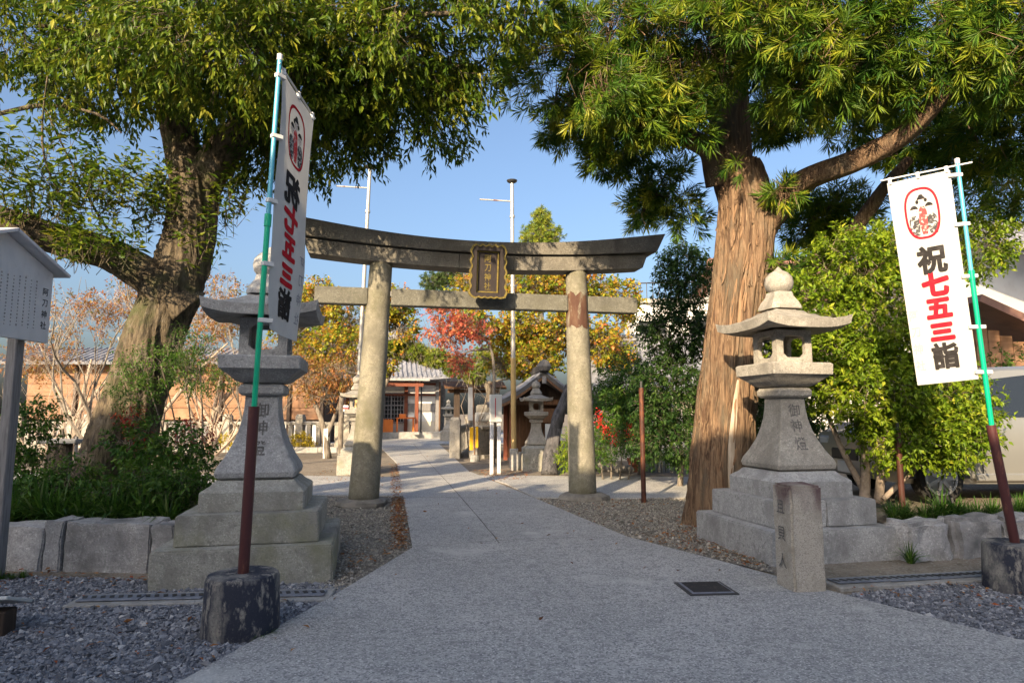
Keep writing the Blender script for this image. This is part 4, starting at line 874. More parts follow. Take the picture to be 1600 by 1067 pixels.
# left garden: nandina canopy, dark shrubs, strappy tufts
b = P(290, 735, 9.3)
shrub('nandina', 'feathery green and red nandina spreading right of the left trunk', 'shrub', (b.x, 9.3, .38), lobes([(250, 570, 9.2, .55, .45, .28, 1.0), (310, 585, 9.2, .45, .4, .25, .9), (215, 620, 9.1, .3, .35, .25, .5), (290, 540, 9.3, .35, .35, .2, .5)]), 480, 14, .20, .05, .018, M['leaf_garden'], 61, [([Vector((b.x + dx, 9.3, .36)), Vector((b.x + dx * 1.6, 9.25, 1.3)), Vector((b.x + dx * 2.4 - .2, 9.2, 2.3))], .014) for dx in (-.2, -.08, .05, .15)], M['bark_grey'], gap=.15)
shrub('nandina', 'red leaved nandina stems below the left tree', 'shrub', (b.x - .35, 9.0, .38), lobes([(230, 665, 8.9, .3, .3, .2, 1.0), (262, 640, 8.9, .2, .25, .3, .7), (305, 680, 8.9, .22, .25, .2, .5), (240, 700, 8.9, .25, .2, .14, .4)]), 120, 10, .18, .06, .022, M['leaf_red'], 62, [([Vector((b.x - .4 + dx, 9.0, .36)), Vector((b.x - .4 + dx * 1.8, 8.95, 1.2))], .012) for dx in (-.1, .05, .2)], gap=.2)
b = P(235, 780, 8.6)
shrub('garden_shrub', 'dark broad leaved shrub at the foot of the left trunk', 'shrub', (b.x, 8.5, .38), lobes([(250, 730, 8.5, .5, .4, .28, 1.2), (215, 690, 8.6, .3, .3, .2, .6), (285, 700, 8.4, .3, .3, .22, .7), (265, 770, 8.3, .45, .3, .2, .8)]), 330, 11, .2, .085, .04, M['leaf_dark2'] if 'leaf_dark2' in M else M['leaf_garden'], 63, [([Vector((b.x + dx, 8.5, .36)), Vector((b.x + dx * 1.5, 8.5, 1.0))], .012) for dx in (-.1, .1, .3)])
b = P(45, 760, 8.2)
shrub('garden_shrub', 'bright green shrub beside the notice board post', 'shrub', (b.x, 8.2, .38), lobes([(40, 680, 8.2, .35, .35, .3, 1), (20, 730, 8.0, .35, .35, .25, 1), (60, 650, 8.3, .22, .25, .2, .5)]), 260, 12, .18, .075, .028, M['leaf_camellia2'] if 'leaf_camellia2' in M else M['leaf_garden'], 64, [([Vector((b.x, 8.2, .36)), Vector((b.x + .05, 8.2, 1.2))], .02)])
for i, (x, y, D, lab) in enumerate([(75, 795, 7.7, 'low leafy ground shrub behind the left wall, nearest the notice board'), (185, 800, 7.6, 'low leafy ground shrub behind the left wall, middle of three'), (262, 800, 7.5, 'low leafy ground shrub behind the left wall, beside the lantern steps')]):
    b = P(x, y, D); shrub('ground_shrub', lab, 'shrub', (b.x, D, .38), [((b.x, D, .62), (.42, .3, .22), 1), ((b.x + .15, D + .2, .8), (.28, .25, .2), .5)], 190, 10, .18, .085, .03, M['leaf_garden'], 130 + i)
def tuft_mesh(seed, n=70, L=.42):
    g = np.random.default_rng(seed); a = g.uniform(0, 6.283, n); sp = g.uniform(.15, 1.0, n); V = []; F = []; ti = []
    for i in range(n):
        d = np.array([math.cos(a[i]), math.sin(a[i]), 0]); s = np.array([-d[1], d[0], 0]); ln = L * g.uniform(.6, 1.15); w = .012
        base = d * g.uniform(0, .06); k0 = len(V)
        for u in (0, .35, .7, 1):
            p = base + d * (ln * sp[i] * u * (.5 + .6 * u)) + np.array([0, 0, ln * (u * 1.1 - sp[i] * .85 * u * u)])
            ww = w * (1 - u ** 2 * .9); V += [p - s * ww, p + s * ww]
        F += [(k0, k0 + 1, k0 + 3, k0 + 2), (k0 + 2, k0 + 3, k0 + 5, k0 + 4), (k0 + 4, k0 + 5, k0 + 7, k0 + 6)]; ti += [float(np.clip(g.normal(.42, .22), 0, 1))] * 8
    return raw_mesh('grass_tuft', M['leaf_strap'], np.array(V), np.array(F), np.array(ti))
TM = [tuft_mesh(i) for i in range(3)]; rr = random.Random(3)
def tuft(p, s, label, group):
    o = link('grass_tuft', rr.choice(TM)); o.location = p; o.scale = (s, s, s * rr.uniform(.8, 1.1)); o.rotation_euler = (0, 0, rr.uniform(0, 6.28)); return setp(o, label, 'grass tuft', group)
for i in range(30):
    x = -3.75 - (i % 15) * .185 + rr.uniform(-.06, .06); y = 7.18 + (i // 15) * .42 + (-x - 3.6) * .09 + rr.uniform(-.1, .1)
    tuft((x, y, .36), rr.uniform(.95, 1.35), 'dark green strappy tuft in the row behind the left granite wall', 'strappy tufts behind the left wall')
for i in range(16):
    tuft((4.45 + i * .14 + rr.uniform(-.06, .06), 7.62 + i * .032 + rr.uniform(-.06, .16), .33), rr.uniform(.6, .9), 'low yellowish green tuft behind the right rough stones', 'low tufts behind the right wall')
tuft((-3.36, 6.60, .10), .28, 'tiny weed in the joint beside the left lantern steps', None); tuft((-1.78, 4.80, .0), .30, 'small weed at the foot of the left pole stand', None); tuft((4.27, 7.08, .0), .6, 'weed growing in the gap beside right lantern base', None)
for i, x in enumerate((-4.9, -4.82, -4.74)): tuft((x, 6.35 + i * .03, .0), .3, 'dry weed growing in the crushed stone below the left wall', 'dry weeds in the crushed stone')
# small table-like stone and stake behind the garden, at left
t = thing('garden_bench', 'small rustic slab bench on a stump in the left garden', 'bench', P(95, 742, 10.6))
t.location.z = .36
MB().box((0, 0, .78), (.62, .34, .07), ch=.012).build('slab', M['concrete_old'], t)
MB().lathe([(.24, -.02), (.20, .2), (.17, .74)], 14, (-.05, 0, 0), wob=.2).build('stump', M['bark_left'], t, smooth='all')
MB().tube([(.30, -.1, 0), (.28, -.1, .86)], .025, 8).build('stake', M['wood_grey'], t)

# ------------------------------------------------------------------ far trees
def far_tree(name, label, base, spec, n, per, mt, leaf, seed, trunk=None, gap=.1, tlen=.3, bark=None, shell=.25, ros=False, group=None, droop=.2, W=.75):
    t = thing(name, label, 'tree', base, 0, group); pos, dr, g = twigs_in(lobes(spec), n, seed, gap, .9, shell, .05)
    arr = leaves_rosette(pos, dr, g, per, leaf, leaf * W, 1.0, .0, .08) if ros else leaves_alt(pos, dr, g, per, tlen, leaf, leaf * W, droop)
    crown_part(t, 'crown', mt, arr, fold=False)
    for i, (pts, r) in enumerate(trunk or []): limb(t, 'trunk' if i == 0 else 'branch', bark or M['bark_grey'], pts, [r * (1 - .7 * k / (len(pts) - 1)) for k in range(len(pts))], 12, .01, seed + i, 6)
    link('twigs', twig_mesh('twigs', bark or M['bark_grey'], pos, dr, tlen, .008, t.location, 2.0), t)['kind'] = 'stuff'
    return t
def base(x, D): q = P(x, 645, D); return Vector((q.x, D, 0))
b = base(585, 26)
far_tree('autumn_tree', 'orange and green autumn tree behind the left torii pillar', b, [(560, 500, 26, 1.5, 1.2, 1.0, 1.3), (610, 480, 26, 1.0, 1.0, .8, .8), (500, 470, 26, 1.2, 1.2, .8, 1), (520, 545, 25, 1.4, 1.2, .8, 1.1), (625, 520, 26, .7, .8, .7, .6), (470, 520, 26, 1.2, 1.2, .9, 1), (440, 460, 27, 1.2, 1.0, .8, .8), (590, 560, 26, .9, .8, .6, .6)], 2300, 11, M['leaf_maple'], .13, 71, [([b, b + Vector((-.6, 0, 2)), b + Vector((-1.2, 0, 4.5))], .2), ([b + Vector((-.3, 0, 1.4)), b + Vector((.6, 0, 3.2)), b + Vector((.9, 0, 5))], .12), ([b + Vector((-.6, 0, 2)), b + Vector((-2.2, 0, 3.6)), b + Vector((-3.5, 0, 4.6))], .1)], gap=.14)
b = base(515, 23)
far_tree('cherry_tree', 'thin rusty leaved cherry behind the left lantern platform', b, [(480, 590, 23, 1.1, 1, .7, 1), (540, 580, 23, 1.0, 1, .6, 1), (430, 560, 23, 1.0, 1, .7, .7), (510, 620, 23, .8, .8, .5, .6)], 520, 10, M['leaf_rusty'], .12, 72, [([b, b + Vector((-.3, 0, 1.4)), b + Vector((-.9, 0, 2.6))], .13), ([b + Vector((-.1, 0, .7)), b + Vector((.3, 0, 1.8)), b + Vector((.6, 0, 2.8))], .08)], gap=.1, droop=.6, W=.4)
for i, (x, D, sp, n, lab) in enumerate([(250, 22, [(330, 480, 22, 1.6, 1, 1.2, 1), (260, 560, 22, 1.0, 1, .8, .6)], 420, 'sparse rusty autumn tree seen between left trunk and left lantern'), (330, 25, [(360, 560, 25, 1.2, 1, 1.2, 1), (345, 500, 25, 1.0, 1, .7, .8)], 380, 'thin brown leaved tree behind the left lantern shaft'), (120, 24, [(110, 500, 24, 2.2, 1.2, 1.1, 1), (60, 560, 24, 1.4, 1.2, 1.0, .7), (180, 470, 24, 1.4, 1, .9, .8)], 620, 'nearly bare pinkish brown tree left of the left trunk')]):
    b = base(x, D)
    far_tree('autumn_tree', lab, b, sp, n, 10, M['leaf_rusty'], .11, 75 + i, [([b, b + Vector((.1, 0, 1.6)), b + Vector((.4, 0, 3.6))], .12), ([b + Vector((0, 0, 1.2)), b + Vector((-.9, 0, 2.7)), b + Vector((-1.6, 0, 4.2))], .07), ([b + Vector((.1, 0, 1.6)), b + Vector((1.2, 0, 3.0)), b + Vector((2.2, 0, 4.0))], .07)], gap=.2, bark=M['twig_pale'], W=.45)
b = base(866, 23)
far_tree('maple_tree', 'big yellow orange and green maple behind the right torii pillar', b, [(745, 445, 23, .9, 1, .55, .8), (820, 450, 23, 1.2, 1.1, .7, 1.2), (900, 445, 23, 1.2, 1.1, .7, 1.2), (965, 470, 23, .9, 1, .7, .9), (800, 515, 22.5, 1.2, 1.1, .6, 1.2), (880, 520, 22.5, 1.2, 1.1, .7, 1.2), (950, 540, 22.5, 1.0, 1, .7, 1), (835, 565, 22, .9, .9, .6, .9), (975, 580, 23, .6, .8, .5, .5), (740, 500, 22.5, .7, .8, .45, .6), (780, 570, 22, .55, .6, .4, .5)], 3000, 11, M['leaf_maple'], .125, 81, [([b, b + Vector((-.1, 0, 1.8)), b + Vector((-.2, 0, 3.2)), b + Vector((-.6, 0, 5))], .24), ([b + Vector((-.1, 0, 2.0)), b + Vector((-1.2, 0, 3.0)), b + Vector((-2.6, -.3, 3.6))], .12), ([b + Vector((-.1, 0, 2.0)), b + Vector((1.0, 0, 3.0)), b + Vector((2.2, 0, 4.2))], .12)], gap=.12)
b = base(770, 20.5)
far_tree('maple_tree', 'slender red maple branch hanging below the torii tie beam', b, [(690, 490, 20.5, .5, .5, .14, 1), (720, 510, 20.5, .6, .5, .22, 1.4), (700, 525, 20.5, .45, .5, .18, 1), (720, 565, 20.5, .35, .4, .28, 1), (750, 520, 20.5, .3, .4, .25, .5), (672, 520, 20.5, .2, .3, .1, .3)], 330, 10, M['leaf_maple_red'], .10, 82, [([b, P(772, 620, 20.5), P(765, 540, 20.5), P(720, 505, 20.5)], .07), ([P(765, 545, 20.5), P(730, 550, 20.5), P(712, 570, 20.5)], .03)], gap=.1)
b = base(765, 26)
far_tree('pine_tree', 'trained pine with long flat branch arching before the shrine hall roof', b, [(612, 546, 26, .55, .5, .26, 1), (645, 550, 26, .6, .5, .30, 1.2), (680, 560, 26, .6, .5, .32, 1.2), (715, 574, 26, .6, .5, .35, 1.2), (742, 585, 26, .5, .5, .35, 1), (760, 560, 27, .6, .6, .5, .6), (795, 575, 27, .6, .5, .4, .7)], 2400, 22, M['needle'], .15, 83, [([b, b + Vector((.1, 0, 1.2)), P(760, 600, 26), P(720, 582, 26), P(660, 562, 26), P(605, 550, 26)], .16), ([P(755, 600, 26), P(800, 590, 26)], .06)], gap=.02, ros=True, W=.17, bark=M['bark_grey'])
b = base(845, 36)
far_tree('conifer_tree', 'yellow green conifer tip rising above the torii top lintel', b, [(846, 345, 36, .55, .6, .8, .8), (835, 370, 36, .9, .9, .8, 1.2), (862, 372, 36, .8, .8, .7, 1), (845, 410, 36, 1.5, 1.2, 1.0, 1.4), (850, 460, 36, 1.7, 1.4, 1.2, 1.2)], 1500, 16, M['needle'], .22, 84, [([b, b + Vector((0, 0, 5)), b + Vector((.1, 0, 11))], .3)], gap=.06, ros=True, W=.14)
b = base(688, 50)
far_tree('pine_tree', 'dark green pine crown left of the gilt plaque', b, [(680, 440, 50, 1.3, 1.2, .75, 1), (705, 432, 50, 1.2, 1.2, .8, 1), (690, 470, 50, 1.6, 1.3, .9, 1)], 800, 18, M['needle_dark'], .28, 85, [([b, b + Vector((.2, 0, 4)), b + Vector((.1, 0, 9))], .28)], gap=.04, ros=True, W=.14)

def bare_shrub(name, label, b, h, n, seed, mt, spread=.5, r0=.03):
    rr = random.Random(seed); t = thing(name, label, 'shrub', b); segs = []
    def grow(p, d, ln, r, dep, mb):
        pts = [p]; q = p
        for k in range(3):
            d = (d + Vector((rr.uniform(-.25, .25), rr.uniform(-.25, .25), rr.uniform(-.05, .2)))).normalized(); q = q + d * ln / 3; pts.append(q)
        mb.tube(pts, [r, r * .85, r * .7, r * .5], 5)
        if dep > 0:
            for k in range(3): grow(pts[1 + k % 3], (d + Vector((rr.uniform(-1, 1), rr.uniform(-.7, .7), rr.uniform(-.1, .7))) * .8).normalized(), ln * rr.uniform(.5, .75), r * .5, dep - 1, mb)
    for i in range(n):
        mb = MB(); grow(Vector((rr.uniform(-.12, .12), rr.uniform(-.12, .12), -.03)), Vector((rr.uniform(-1, 1) * spread, rr.uniform(-.5, .5) * spread, 1)).normalized(), h * rr.uniform(.4, .6), r0, 3, mb); mb.build('stem', mt, t)
    return t
bare_shrub('bare_shrub', 'bare pale twiggy shrub before the plank building, left of trunk', base(115, 19), 2.9, 4, 1, M['twig_pale'], .7)
bare_shrub('bare_shrub', 'bare pale stemmed shrub beside the notice board', base(70, 21), 3.0, 4, 2, M['twig_pale'], .6)
bare_shrub('bare_tree', 'bare pale branched tree by fence between left trunk and lantern', base(335, 24), 4.2, 3, 3, M['twig_pale'], .9, .09)
bare_shrub('bare_tree', 'bare dark branched tree behind the thick left limb', base(180, 16.5), 6.2, 3, 4, M['bark_grey'], 1.2, .07)
bare_shrub('bare_tree', 'tall thin bare twigged tree behind the left lantern roof', base(400, 22), 7.6, 3, 6, M['bark_grey'], .8, .05)
bare_shrub('bare_shrub', 'thin bare twigs beside the pine near the small banner', base(735, 24), 4.2, 3, 5, M['twig_pale'], .4, .025)

# ------------------------------------------------------------------ shrine hall and buildings
def slab_roof(mb, a, b, c, d, th=.12):      # four corners, thickened downwards
    up = (Vector(b) - Vector(a)).cross(Vector(d) - Vector(a)).normalized() * th
    if up.z < 0: up = -up
    mb.rings([[Vector(p) - up for p in (a, b, c, d)], [Vector(p) for p in (a, b, c, d)]])
def ribs(mb, a, b, c, d, n, r, side=5):     # tile rolls from edge a-b up to edge d-c
    for i in range(n + 1):
        u = i / n; p, q = Vector(a).lerp(Vector(b), u), Vector(d).lerp(Vector(c), u); mb.tube([p, p.lerp(q, .5) + Vector((0, 0, -.03)), q], r, side)
t = thing('shrine_hall', 'white walled shrine hall with red posts and grey tiled roof at path end', 'shrine', G(683, 684) + Vector((0, 0, 0)), TH)
Wd, Dp, E0, RZ, OV = 8.4, 6.5, 3.78, 6.9, 1.35
MB().box((-Wd / 2, Dp / 2 - .5, .20), (Wd + .8, Dp + 1.6, .44), ch=.02).build('plinth', M['concrete_old'], t)
MB().box((-Wd / 2, Dp / 2 + .1, 2.1), (Wd, Dp, 3.4)).build('wall', M['plaster'], t)
for x in (0, -2.0, -3.9, -6.2, -8.4): MB().box((x - .02, .02, 2.1), (.22, .24, 3.38), ch=.01).build('corner_post' if x == 0 else 'post', M['wood_grey'] if x == 0 else M['wood_red'], t)
MB().box((-1.0, .06, 1.95), (1.8, .14, .5)).build('board_band', M['wood_grey'], t)
MB().box((-1.0, .07, .72), (1.78, .10, .7)).build('lower_panel', M['plaster_cream'], t)
for z in (2.75, 3.45): MB().box((-Wd / 2, .03, z), (Wd, .20, .13)).build('rail', M['wood_red'], t)
dd = MB().box((-2.95, .07, 1.95), (1.66, .10, 2.0)).build('door', M['glass_dark'], t)
for i in range(9): MB().box((-2.95 - .80 + i * .2, .005, 1.95), (.035 if i % 4 else .09, .04, 2.0)).build('lattice_bar', M['wood_grey'], dd)
for i in range(8): MB().box((-2.95, -.005, 1.0 + i * .27), (1.66, .03, .03 if i % 4 else .08)).build('lattice_bar', M['wood_grey'], dd)
MB().box((-2.95, -.03, 2.82), (1.6, .02, .26)).build('white_hanging', M['cloth_white'], t)
for x in (-1.45, -5.6):
    MB().box((x, -1.6, 1.95), (.22, .22, 3.3), ch=.02).build('porch_post', M['wood_red'], t); MB().box((x, -1.6, .35), (.36, .36, .18), ch=.02).build('post_base', M['concrete_old'], t)
MB().box((-3.5, -1.6, 3.35), (4.9, .2, .26), ch=.01).build('porch_beam', M['wood_red'], t)
MB().box((-3.5, -1.75, 3.62), (5.6, .5, .12), ch=.01).build('porch_eave', M['concrete_old'], t)
x0, x1, y0, y1 = -Wd - OV, OV, -OV, Dp + OV; ins = 3.4; ym_ = (y0 + y1) / 2
rb = MB(); rt = MB()
A, B_, C_, D_ = (x0, y0, E0 + .15), (x1, y0, E0 + .15), (x1, y1, E0 + .15), (x0, y1, E0 + .15)
m0, m1 = (x0 + ins, ym_, RZ), (x1 - ins, ym_, RZ)
def hip(u, k): return E0 + (RZ - E0) * (u ** 1.3)
NS = 8; rings = []
for s in range(NS + 1):
    u = s / NS; xa, xb, ya, yb = x0 + ins * u, x1 - ins * u, y0 + (ym_ - y0) * u * .98, y1 - (y1 - ym_) * u * .98; z = hip(u, 0); lf = .22 * (1 - u) ** 3; mid = 6; ring = []
    for (pa, pb) in (((xa, ya), (xb, ya)), ((xb, ya), (xb, yb)), ((xb, yb), (xa, yb)), ((xa, yb), (xa, ya))):
        for i in range(mid): w = i / mid; ring.append(Vector((pa[0] + (pb[0] - pa[0]) * w, pa[1] + (pb[1] - pa[1]) * w, z + lf * abs(2 * w - 1) ** 4)))
    rings.append(ring)
under = [Vector((p.x, p.y, p.z - .14)) for p in rings[0]]
rb.rings([under] + rings); ro = rb.build('roof', M['tile_grey'], t, smooth=30)
n = 36
for i in range(n + 1):
    x = x0 + .1 + (x1 - x0 - .2) * i / n; um = min(1, (x - x0) / ins, (x1 - x) / ins)
    if um > .04:
        lft = lambda u: .22 * (1 - u) ** 3 * abs(2 * (x - x0) / (x1 - x0) - 1) ** 4
        rt.tube([(x, y0 + (ym_ - y0) * um * u * .98 - .02, hip(um * u, 0) + lft(um * u) + .02) for u in (0, .25, .5, .75, 1)], .075, 6)
for i in range(26):
    y = y0 + .1 + (y1 - y0 - .2) * i / 25; um = min((y - y0) / (ym_ - y0), (y1 - y) / (y1 - ym_), 1)
    if um > .05: rt.tube([(x1 - ins * um * u + .02, y, hip(um * u, 0) + .03) for u in (0, .35, .7, 1)], .075, 6)
rt.build('tile_rolls', M['tile_grey'], ro)['kind'] = 'stuff'
for (sx, sy) in ((x1, y0), (x0, y0)): MB().tube([(sx + (-ins if sx > 0 else ins) * u, sy + (ym_ - y0) * u * .98, hip(u, 0) + .22 * (1 - u) ** 3 + .10) for u in (0, .2, .4, .6, .8, 1)], .15, 8).build('hip_ridge', M['tile_grey'], ro)
MB().box((-Wd / 2, ym_, RZ + .15), (x1 - x0 - 2 * ins + .6, .4, .5), ch=.05).build('main_ridge', M['tile_grey'], ro)
MB().tube([(.12, -.2, .4), (.12, -.2, 3.6)], .05, 8).build('downpipe', M['wood_brown'], t)
MB().tube([(-1.15, -1.3, .4), (-1.15, -1.3, 3.6)], .045, 6).build('rain_chain', M['iron_dark'], t)
MB().tube([(-3.95, -1.3, 1.0), (-3.95, -1.3, 3.3)], .05, 8).build('bell_rope', M['rope'], t); MB().lathe([(.05, .95), (.10, .9), (.13, .7)], 10, (-3.95, -1.3, .1)).build('rope_tassel', M['rope'], t)
t2 = thing('offertory_box', 'orange red slatted offertory box before the shrine hall door', 'offertory box', t.location + N * -.9 + T * -3.6 + Vector((0, 0, .42)), TH)
MB().box((0, 0, .38), (1.5, .7, .76), ch=.02).build('box', M['wood_orange'], t2)
for i in range(9): MB().box((-.64 + i * .16, 0, .79), (.07, .66, .05)).build('slat', M['wood_orange'], t2)
t2 = thing('offering_table', 'small orange table with a box on top beside the offertory box', 'table', t.location + N * -.9 + T * -2.1 + Vector((0, 0, .42)), TH)
MB().box((0, 0, .86), (1.15, .55, .07), ch=.01).build('table_top', M['wood_orange'], t2)
for x in (-.5, .5):
    for y in (-.2, .2): MB().box((x, y, .42), (.08, .08, .82)).build('leg', M['wood_orange'], t2)
setp(MB().box((0, 0, .11), (.42, .3, .22), ch=.02).build('lot_box', M['wood_orange'], loc=t2.location + Vector((-.15, 0, .895))), 'small orange box standing on the offering table', 'box')
setp(MB().box((0, 0, .08), (.42, .3, .16), ch=.02).build('white_box', M['plastic_white'], loc=t2.location + T * .4 + Vector((0, 0, .895))), 'small white box at the right end of the offering table', 'box')

# long plank-walled building behind the left fence
t = thing('plank_building', 'long brown plank walled building with grey roof behind the left stone fence', 'building', (-24, 33, 0), R(2))
MB().box((6.6, 1.8, 2.1), (15.2, 3.2, 4.2)).build('core', M['wood_dark'], t)
rr = random.Random(6)
for r in range(5):
    x = -1.0
    while x < 14.1:
        w = rr.uniform(2.6, 3.6); w = min(w, 14.2 - x)
        MB().box((x + w / 2, .13 - rr.uniform(0, .02), 1.55 + r * .62), (w - .02, .06, .60), ch=.008).build('board', M['plank'] if rr.random() < .6 else M['plank_b'], t); x += w
for x in (1.5, 5.2, 8.9, 12.4, 14.1): MB().box((x, .02, 2.2), (.17, .14, 4.3), ch=.01).build('post', M['wood_dark'], t)
MB().box((11.7, .10, .6), (4.8, .10, 1.1)).build('white_panel', M['plaster'], t)
MB().box((4.3, .12, .6), (10, .08, 1.1)).build('lower_panel', M['wood_grey'], t)
rb = MB(); slab_roof(rb, (-2, -.9, 4.15), (15, -.9, 4.15), (15, 1.8, 5.1), (-2, 1.8, 5.1)); slab_roof(rb, (-2, 4.5, 4.15), (15, 4.5, 4.15), (15, 1.8, 5.1), (-2, 1.8, 5.1)); ro = rb.build('roof', M['tile_grey'], t)
rt = MB(); ribs(rt, (-2, -.9, 4.18), (15, -.9, 4.18), (15, 1.8, 5.13), (-2, 1.8, 5.13), 52, .06); rt.build('tile_rolls', M['tile_grey'], ro)['kind'] = 'stuff'

def house(label, loc, rz, W_, D_h, eave, ridge, wall, roof, windows=(), ov=.6, name='house', nr=0, door=None):
    t = thing(name, label, 'house', loc, rz)
    mb = MB(); hw, hd = W_ / 2, D_h / 2
    mb.rings([[Vector((x, -hd, 0)), Vector((x, hd, 0)), Vector((x, hd, eave)), Vector((x, 0, ridge - .12)), Vector((x, -hd, eave))] for x in (-hw, hw)]); mb.build('wall', wall, t)
    rb = MB(); sl = (ridge - eave) / hd; ze = eave - sl * ov + .06
    for s in (-1, 1): slab_roof(rb, (-hw - ov, s * (hd + ov), ze), (hw + ov, s * (hd + ov), ze), (hw + ov, 0, ridge), (-hw - ov, 0, ridge), .14)
    ro = rb.build('roof', roof, t)
    if nr:
        rt = MB()
        for s in (-1, 1): ribs(rt, (-hw - ov, s * (hd + ov), ze + .03), (hw + ov, s * (hd + ov), ze + .03), (hw + ov, 0, ridge + .03), (-hw - ov, 0, ridge + .03), nr, .06)
        rt.build('tile_rolls', roof, ro)['kind'] = 'stuff'
    MB().box((0, 0, ridge + .08), (W_ + 2 * ov, .34, .26), ch=.04).build('ridge', roof, ro)
    for (x, z, w, h) in windows:
        wn_ = MB().box((x, -hd - .03, z), (w, .08, h)).build('window', M['glass_dark'], t)
        for c, d in (((x, -hd - .05, z + h / 2 + .03), (w + .16, .12, .08)), ((x, -hd - .06, z - h / 2 - .03), (w + .2, .16, .08)), ((x - w / 2 - .04, -hd - .05, z), (.08, .12, h)), ((x + w / 2 + .04, -hd - .05, z), (.08, .12, h)), ((x, -hd - .055, z), (.05, .1, h))): MB().box(c, d).build('frame', M['steel_galv'], wn_)
    return t
# right background
t = thing('flat_roofed_building', 'pale flat roofed building with railed roof right of the torii', 'building', (8.3, 27, 0), R(-6))
MB().box((0, 2.5, 3.15), (6.2, 5, 6.3)).build('wall', M['plaster'], t); MB().box((0, 2.5, 6.38), (6.5, 5.3, .2), ch=.02).build('roof_slab', M['concrete_old'], t)
for x, z in ((-2.3, 5.0), (-.2, 5.0), (1.9, 5.0), (-2.3, 2.4)):
    w = MB().box((x, -.03, z), (1.1, .1, 1.0)).build('window', M['glass_dark'], t); MB().box((x, -.06, z - .55), (1.3, .16, .08)).build('sill', M['concrete_old'], w)
for i in range(24): MB().tube([(-3.0 + i * .26, .1, 6.48), (-3.0 + i * .26, .1, 7.2)], .018, 5).build('baluster', M['iron_dark'], t)
MB().tube([(-3.0, .1, 7.2), (3.1, .1, 7.2)], .03, 6).build('handrail', M['iron_dark'], t); MB().tube([(-3.0, .1, 7.2), (-4.4, .1, 6.2)], .03, 6).build('stair_rail', M['iron_dark'], t)
house('low house with grey tiled roof behind the bushes right of right pillar', (6.2, 23.6, 0), R(-8), 6.0, 4.2, 2.7, 4.3, M['plaster_cream'], M['tile_grey'], [(-1.2, 1.6, 1.3, 1.1), (1.2, 1.6, 1.3, 1.1)], nr=24)
house('tall house with brown grey roof just right of the shaggy trunk', (13.0, 27.5, 0), R(5), 8, 6, 6.2, 8.0, M['plaster'], M['roof_brown'], [(-2, 4.6, 1.5, 1.2), (1, 4.6, 1.5, 1.2)], nr=0)
house('white two storey house with grey tiles at the far right', (17.8, 18.5, 0), R(6), 8.5, 6.5, 5.1, 6.9, M['plaster'], M['tile_grey'], [(-.6, 4.0, 1.3, .9), (2.2, 4.0, 1.3, .9)], nr=26, ov=.9)
t = thing('lean_to', 'lean-to with reddish sloping roof below the white house at right', 'shed', (11.0, 14.2, 0), R(4))
rb = MB(); slab_roof(rb, (-1.3, -1.0, 4.05), (-1.3, 1.2, 4.05), (3.6, 1.2, 1.9), (3.6, -1.0, 1.9), .16); rb.build('roof', M['roof_brown'], t)
for i in range(16): MB().box((-.9 + i * .28, -.4, 1.75 - .062 * i), (.26, .06, 3.5 - .124 * i)).build('slat', M['wood_orange2'] if 'wood_orange2' in M else M['plank'], t)
MB().box((-1.1, -.3, 1.8), (.14, .14, 3.6)).build('post', M['wood_brown'], t)
b = Vector((10.6, 12.6, 0))
shrub('clipped_hedge', 'rounded green hedge behind the silver van', 'hedge', b, [((10.2, 12.6, 1.7), (1.0, .6, 1.3), 1), ((11.6, 12.6, 1.7), (1.1, .6, 1.3), 1), ((12.9, 12.8, 1.6), (.9, .6, 1.1), .7), ((8.9, 12.9, 1.4), (.8, .6, 1.1), .7)], 1300, 11, .18, .08, .036, M['leaf_garden'], 90)

# water pavilion by the path
t = thing('water_pavilion', 'small dark gabled wooden pavilion behind the right middle lantern', 'pavilion', (P(845, 645, 20.2).x, 20.2, 0), R(6)); t.scale = (.92, .92, .87)
for x in (-1.0, 1.0):
    for y in (-.1, 2.2): MB().box((x, y, 1.15), (.15, .15, 2.3), ch=.01).build('post', M['wood_red'], t)
MB().box((0, -.1, 2.22), (2.5, .12, .18)).build('beam', M['wood_brown'], t); MB().box((0, 2.2, 1.15), (2.0, .06, 2.1)).build('back_wall', M['wood_brown'], t)
MB().add([(-1.05, -.05, 2.3), (1.05, -.05, 2.3), (0, -.05, 3.0)], [(0, 1, 2)]).build('gable_panel', M['wood_dark'], t)
def curve_roof(x0, x1, z0, z1): return [(x0 + (x1 - x0) * u, z0 + (z1 - z0) * u ** 1.35) for u in (0, .2, .4, .6, .8, 1)]
for s in (-1, 1):
    rb = MB(); pr = curve_roof(s * 1.65, 0, 2.05, 3.15); rings = [[Vector((x, -.75, z)), Vector((x, 2.8, z)), Vector((x, 2.8, z + .15)), Vector((x, -.75, z + .15))] for x, z in pr]; rb.rings(rings); ro = rb.build('roof', M['tile_dark'], t)
    rt = MB()
    for i in range(11): rt.tube([(x, -.7 + i * .345, z + .16) for x, z in pr], .06, 6)
    rt.build('tile_rolls', M['tile_grey'], ro)['kind'] = 'stuff'
    MB().rings([[Vector((x, -.78, z - .08)), Vector((x, -.70, z - .08)), Vector((x, -.70, z + .02)), Vector((x, -.78, z + .02))] for x, z in curve_roof(s * 1.6, 0, 2.05, 3.12)]).build('barge_board', M['wood_brown'], t)
MB().box((0, 1.0, 3.38), (.34, 3.6, .30), ch=.05).build('ridge', M['tile_dark'], t)
MB().lathe([(.20, 3.3), (.26, 3.45), (.16, 3.62), (.05, 3.7)], 10, (0, -.8, 0), wob=.3).build('ridge_end_tile', M['tile_dark'], t)
MB().box((0, -.80, 2.98), (.14, .05, .26), ch=.02).build('gable_pendant', M['wood_grey'], t)
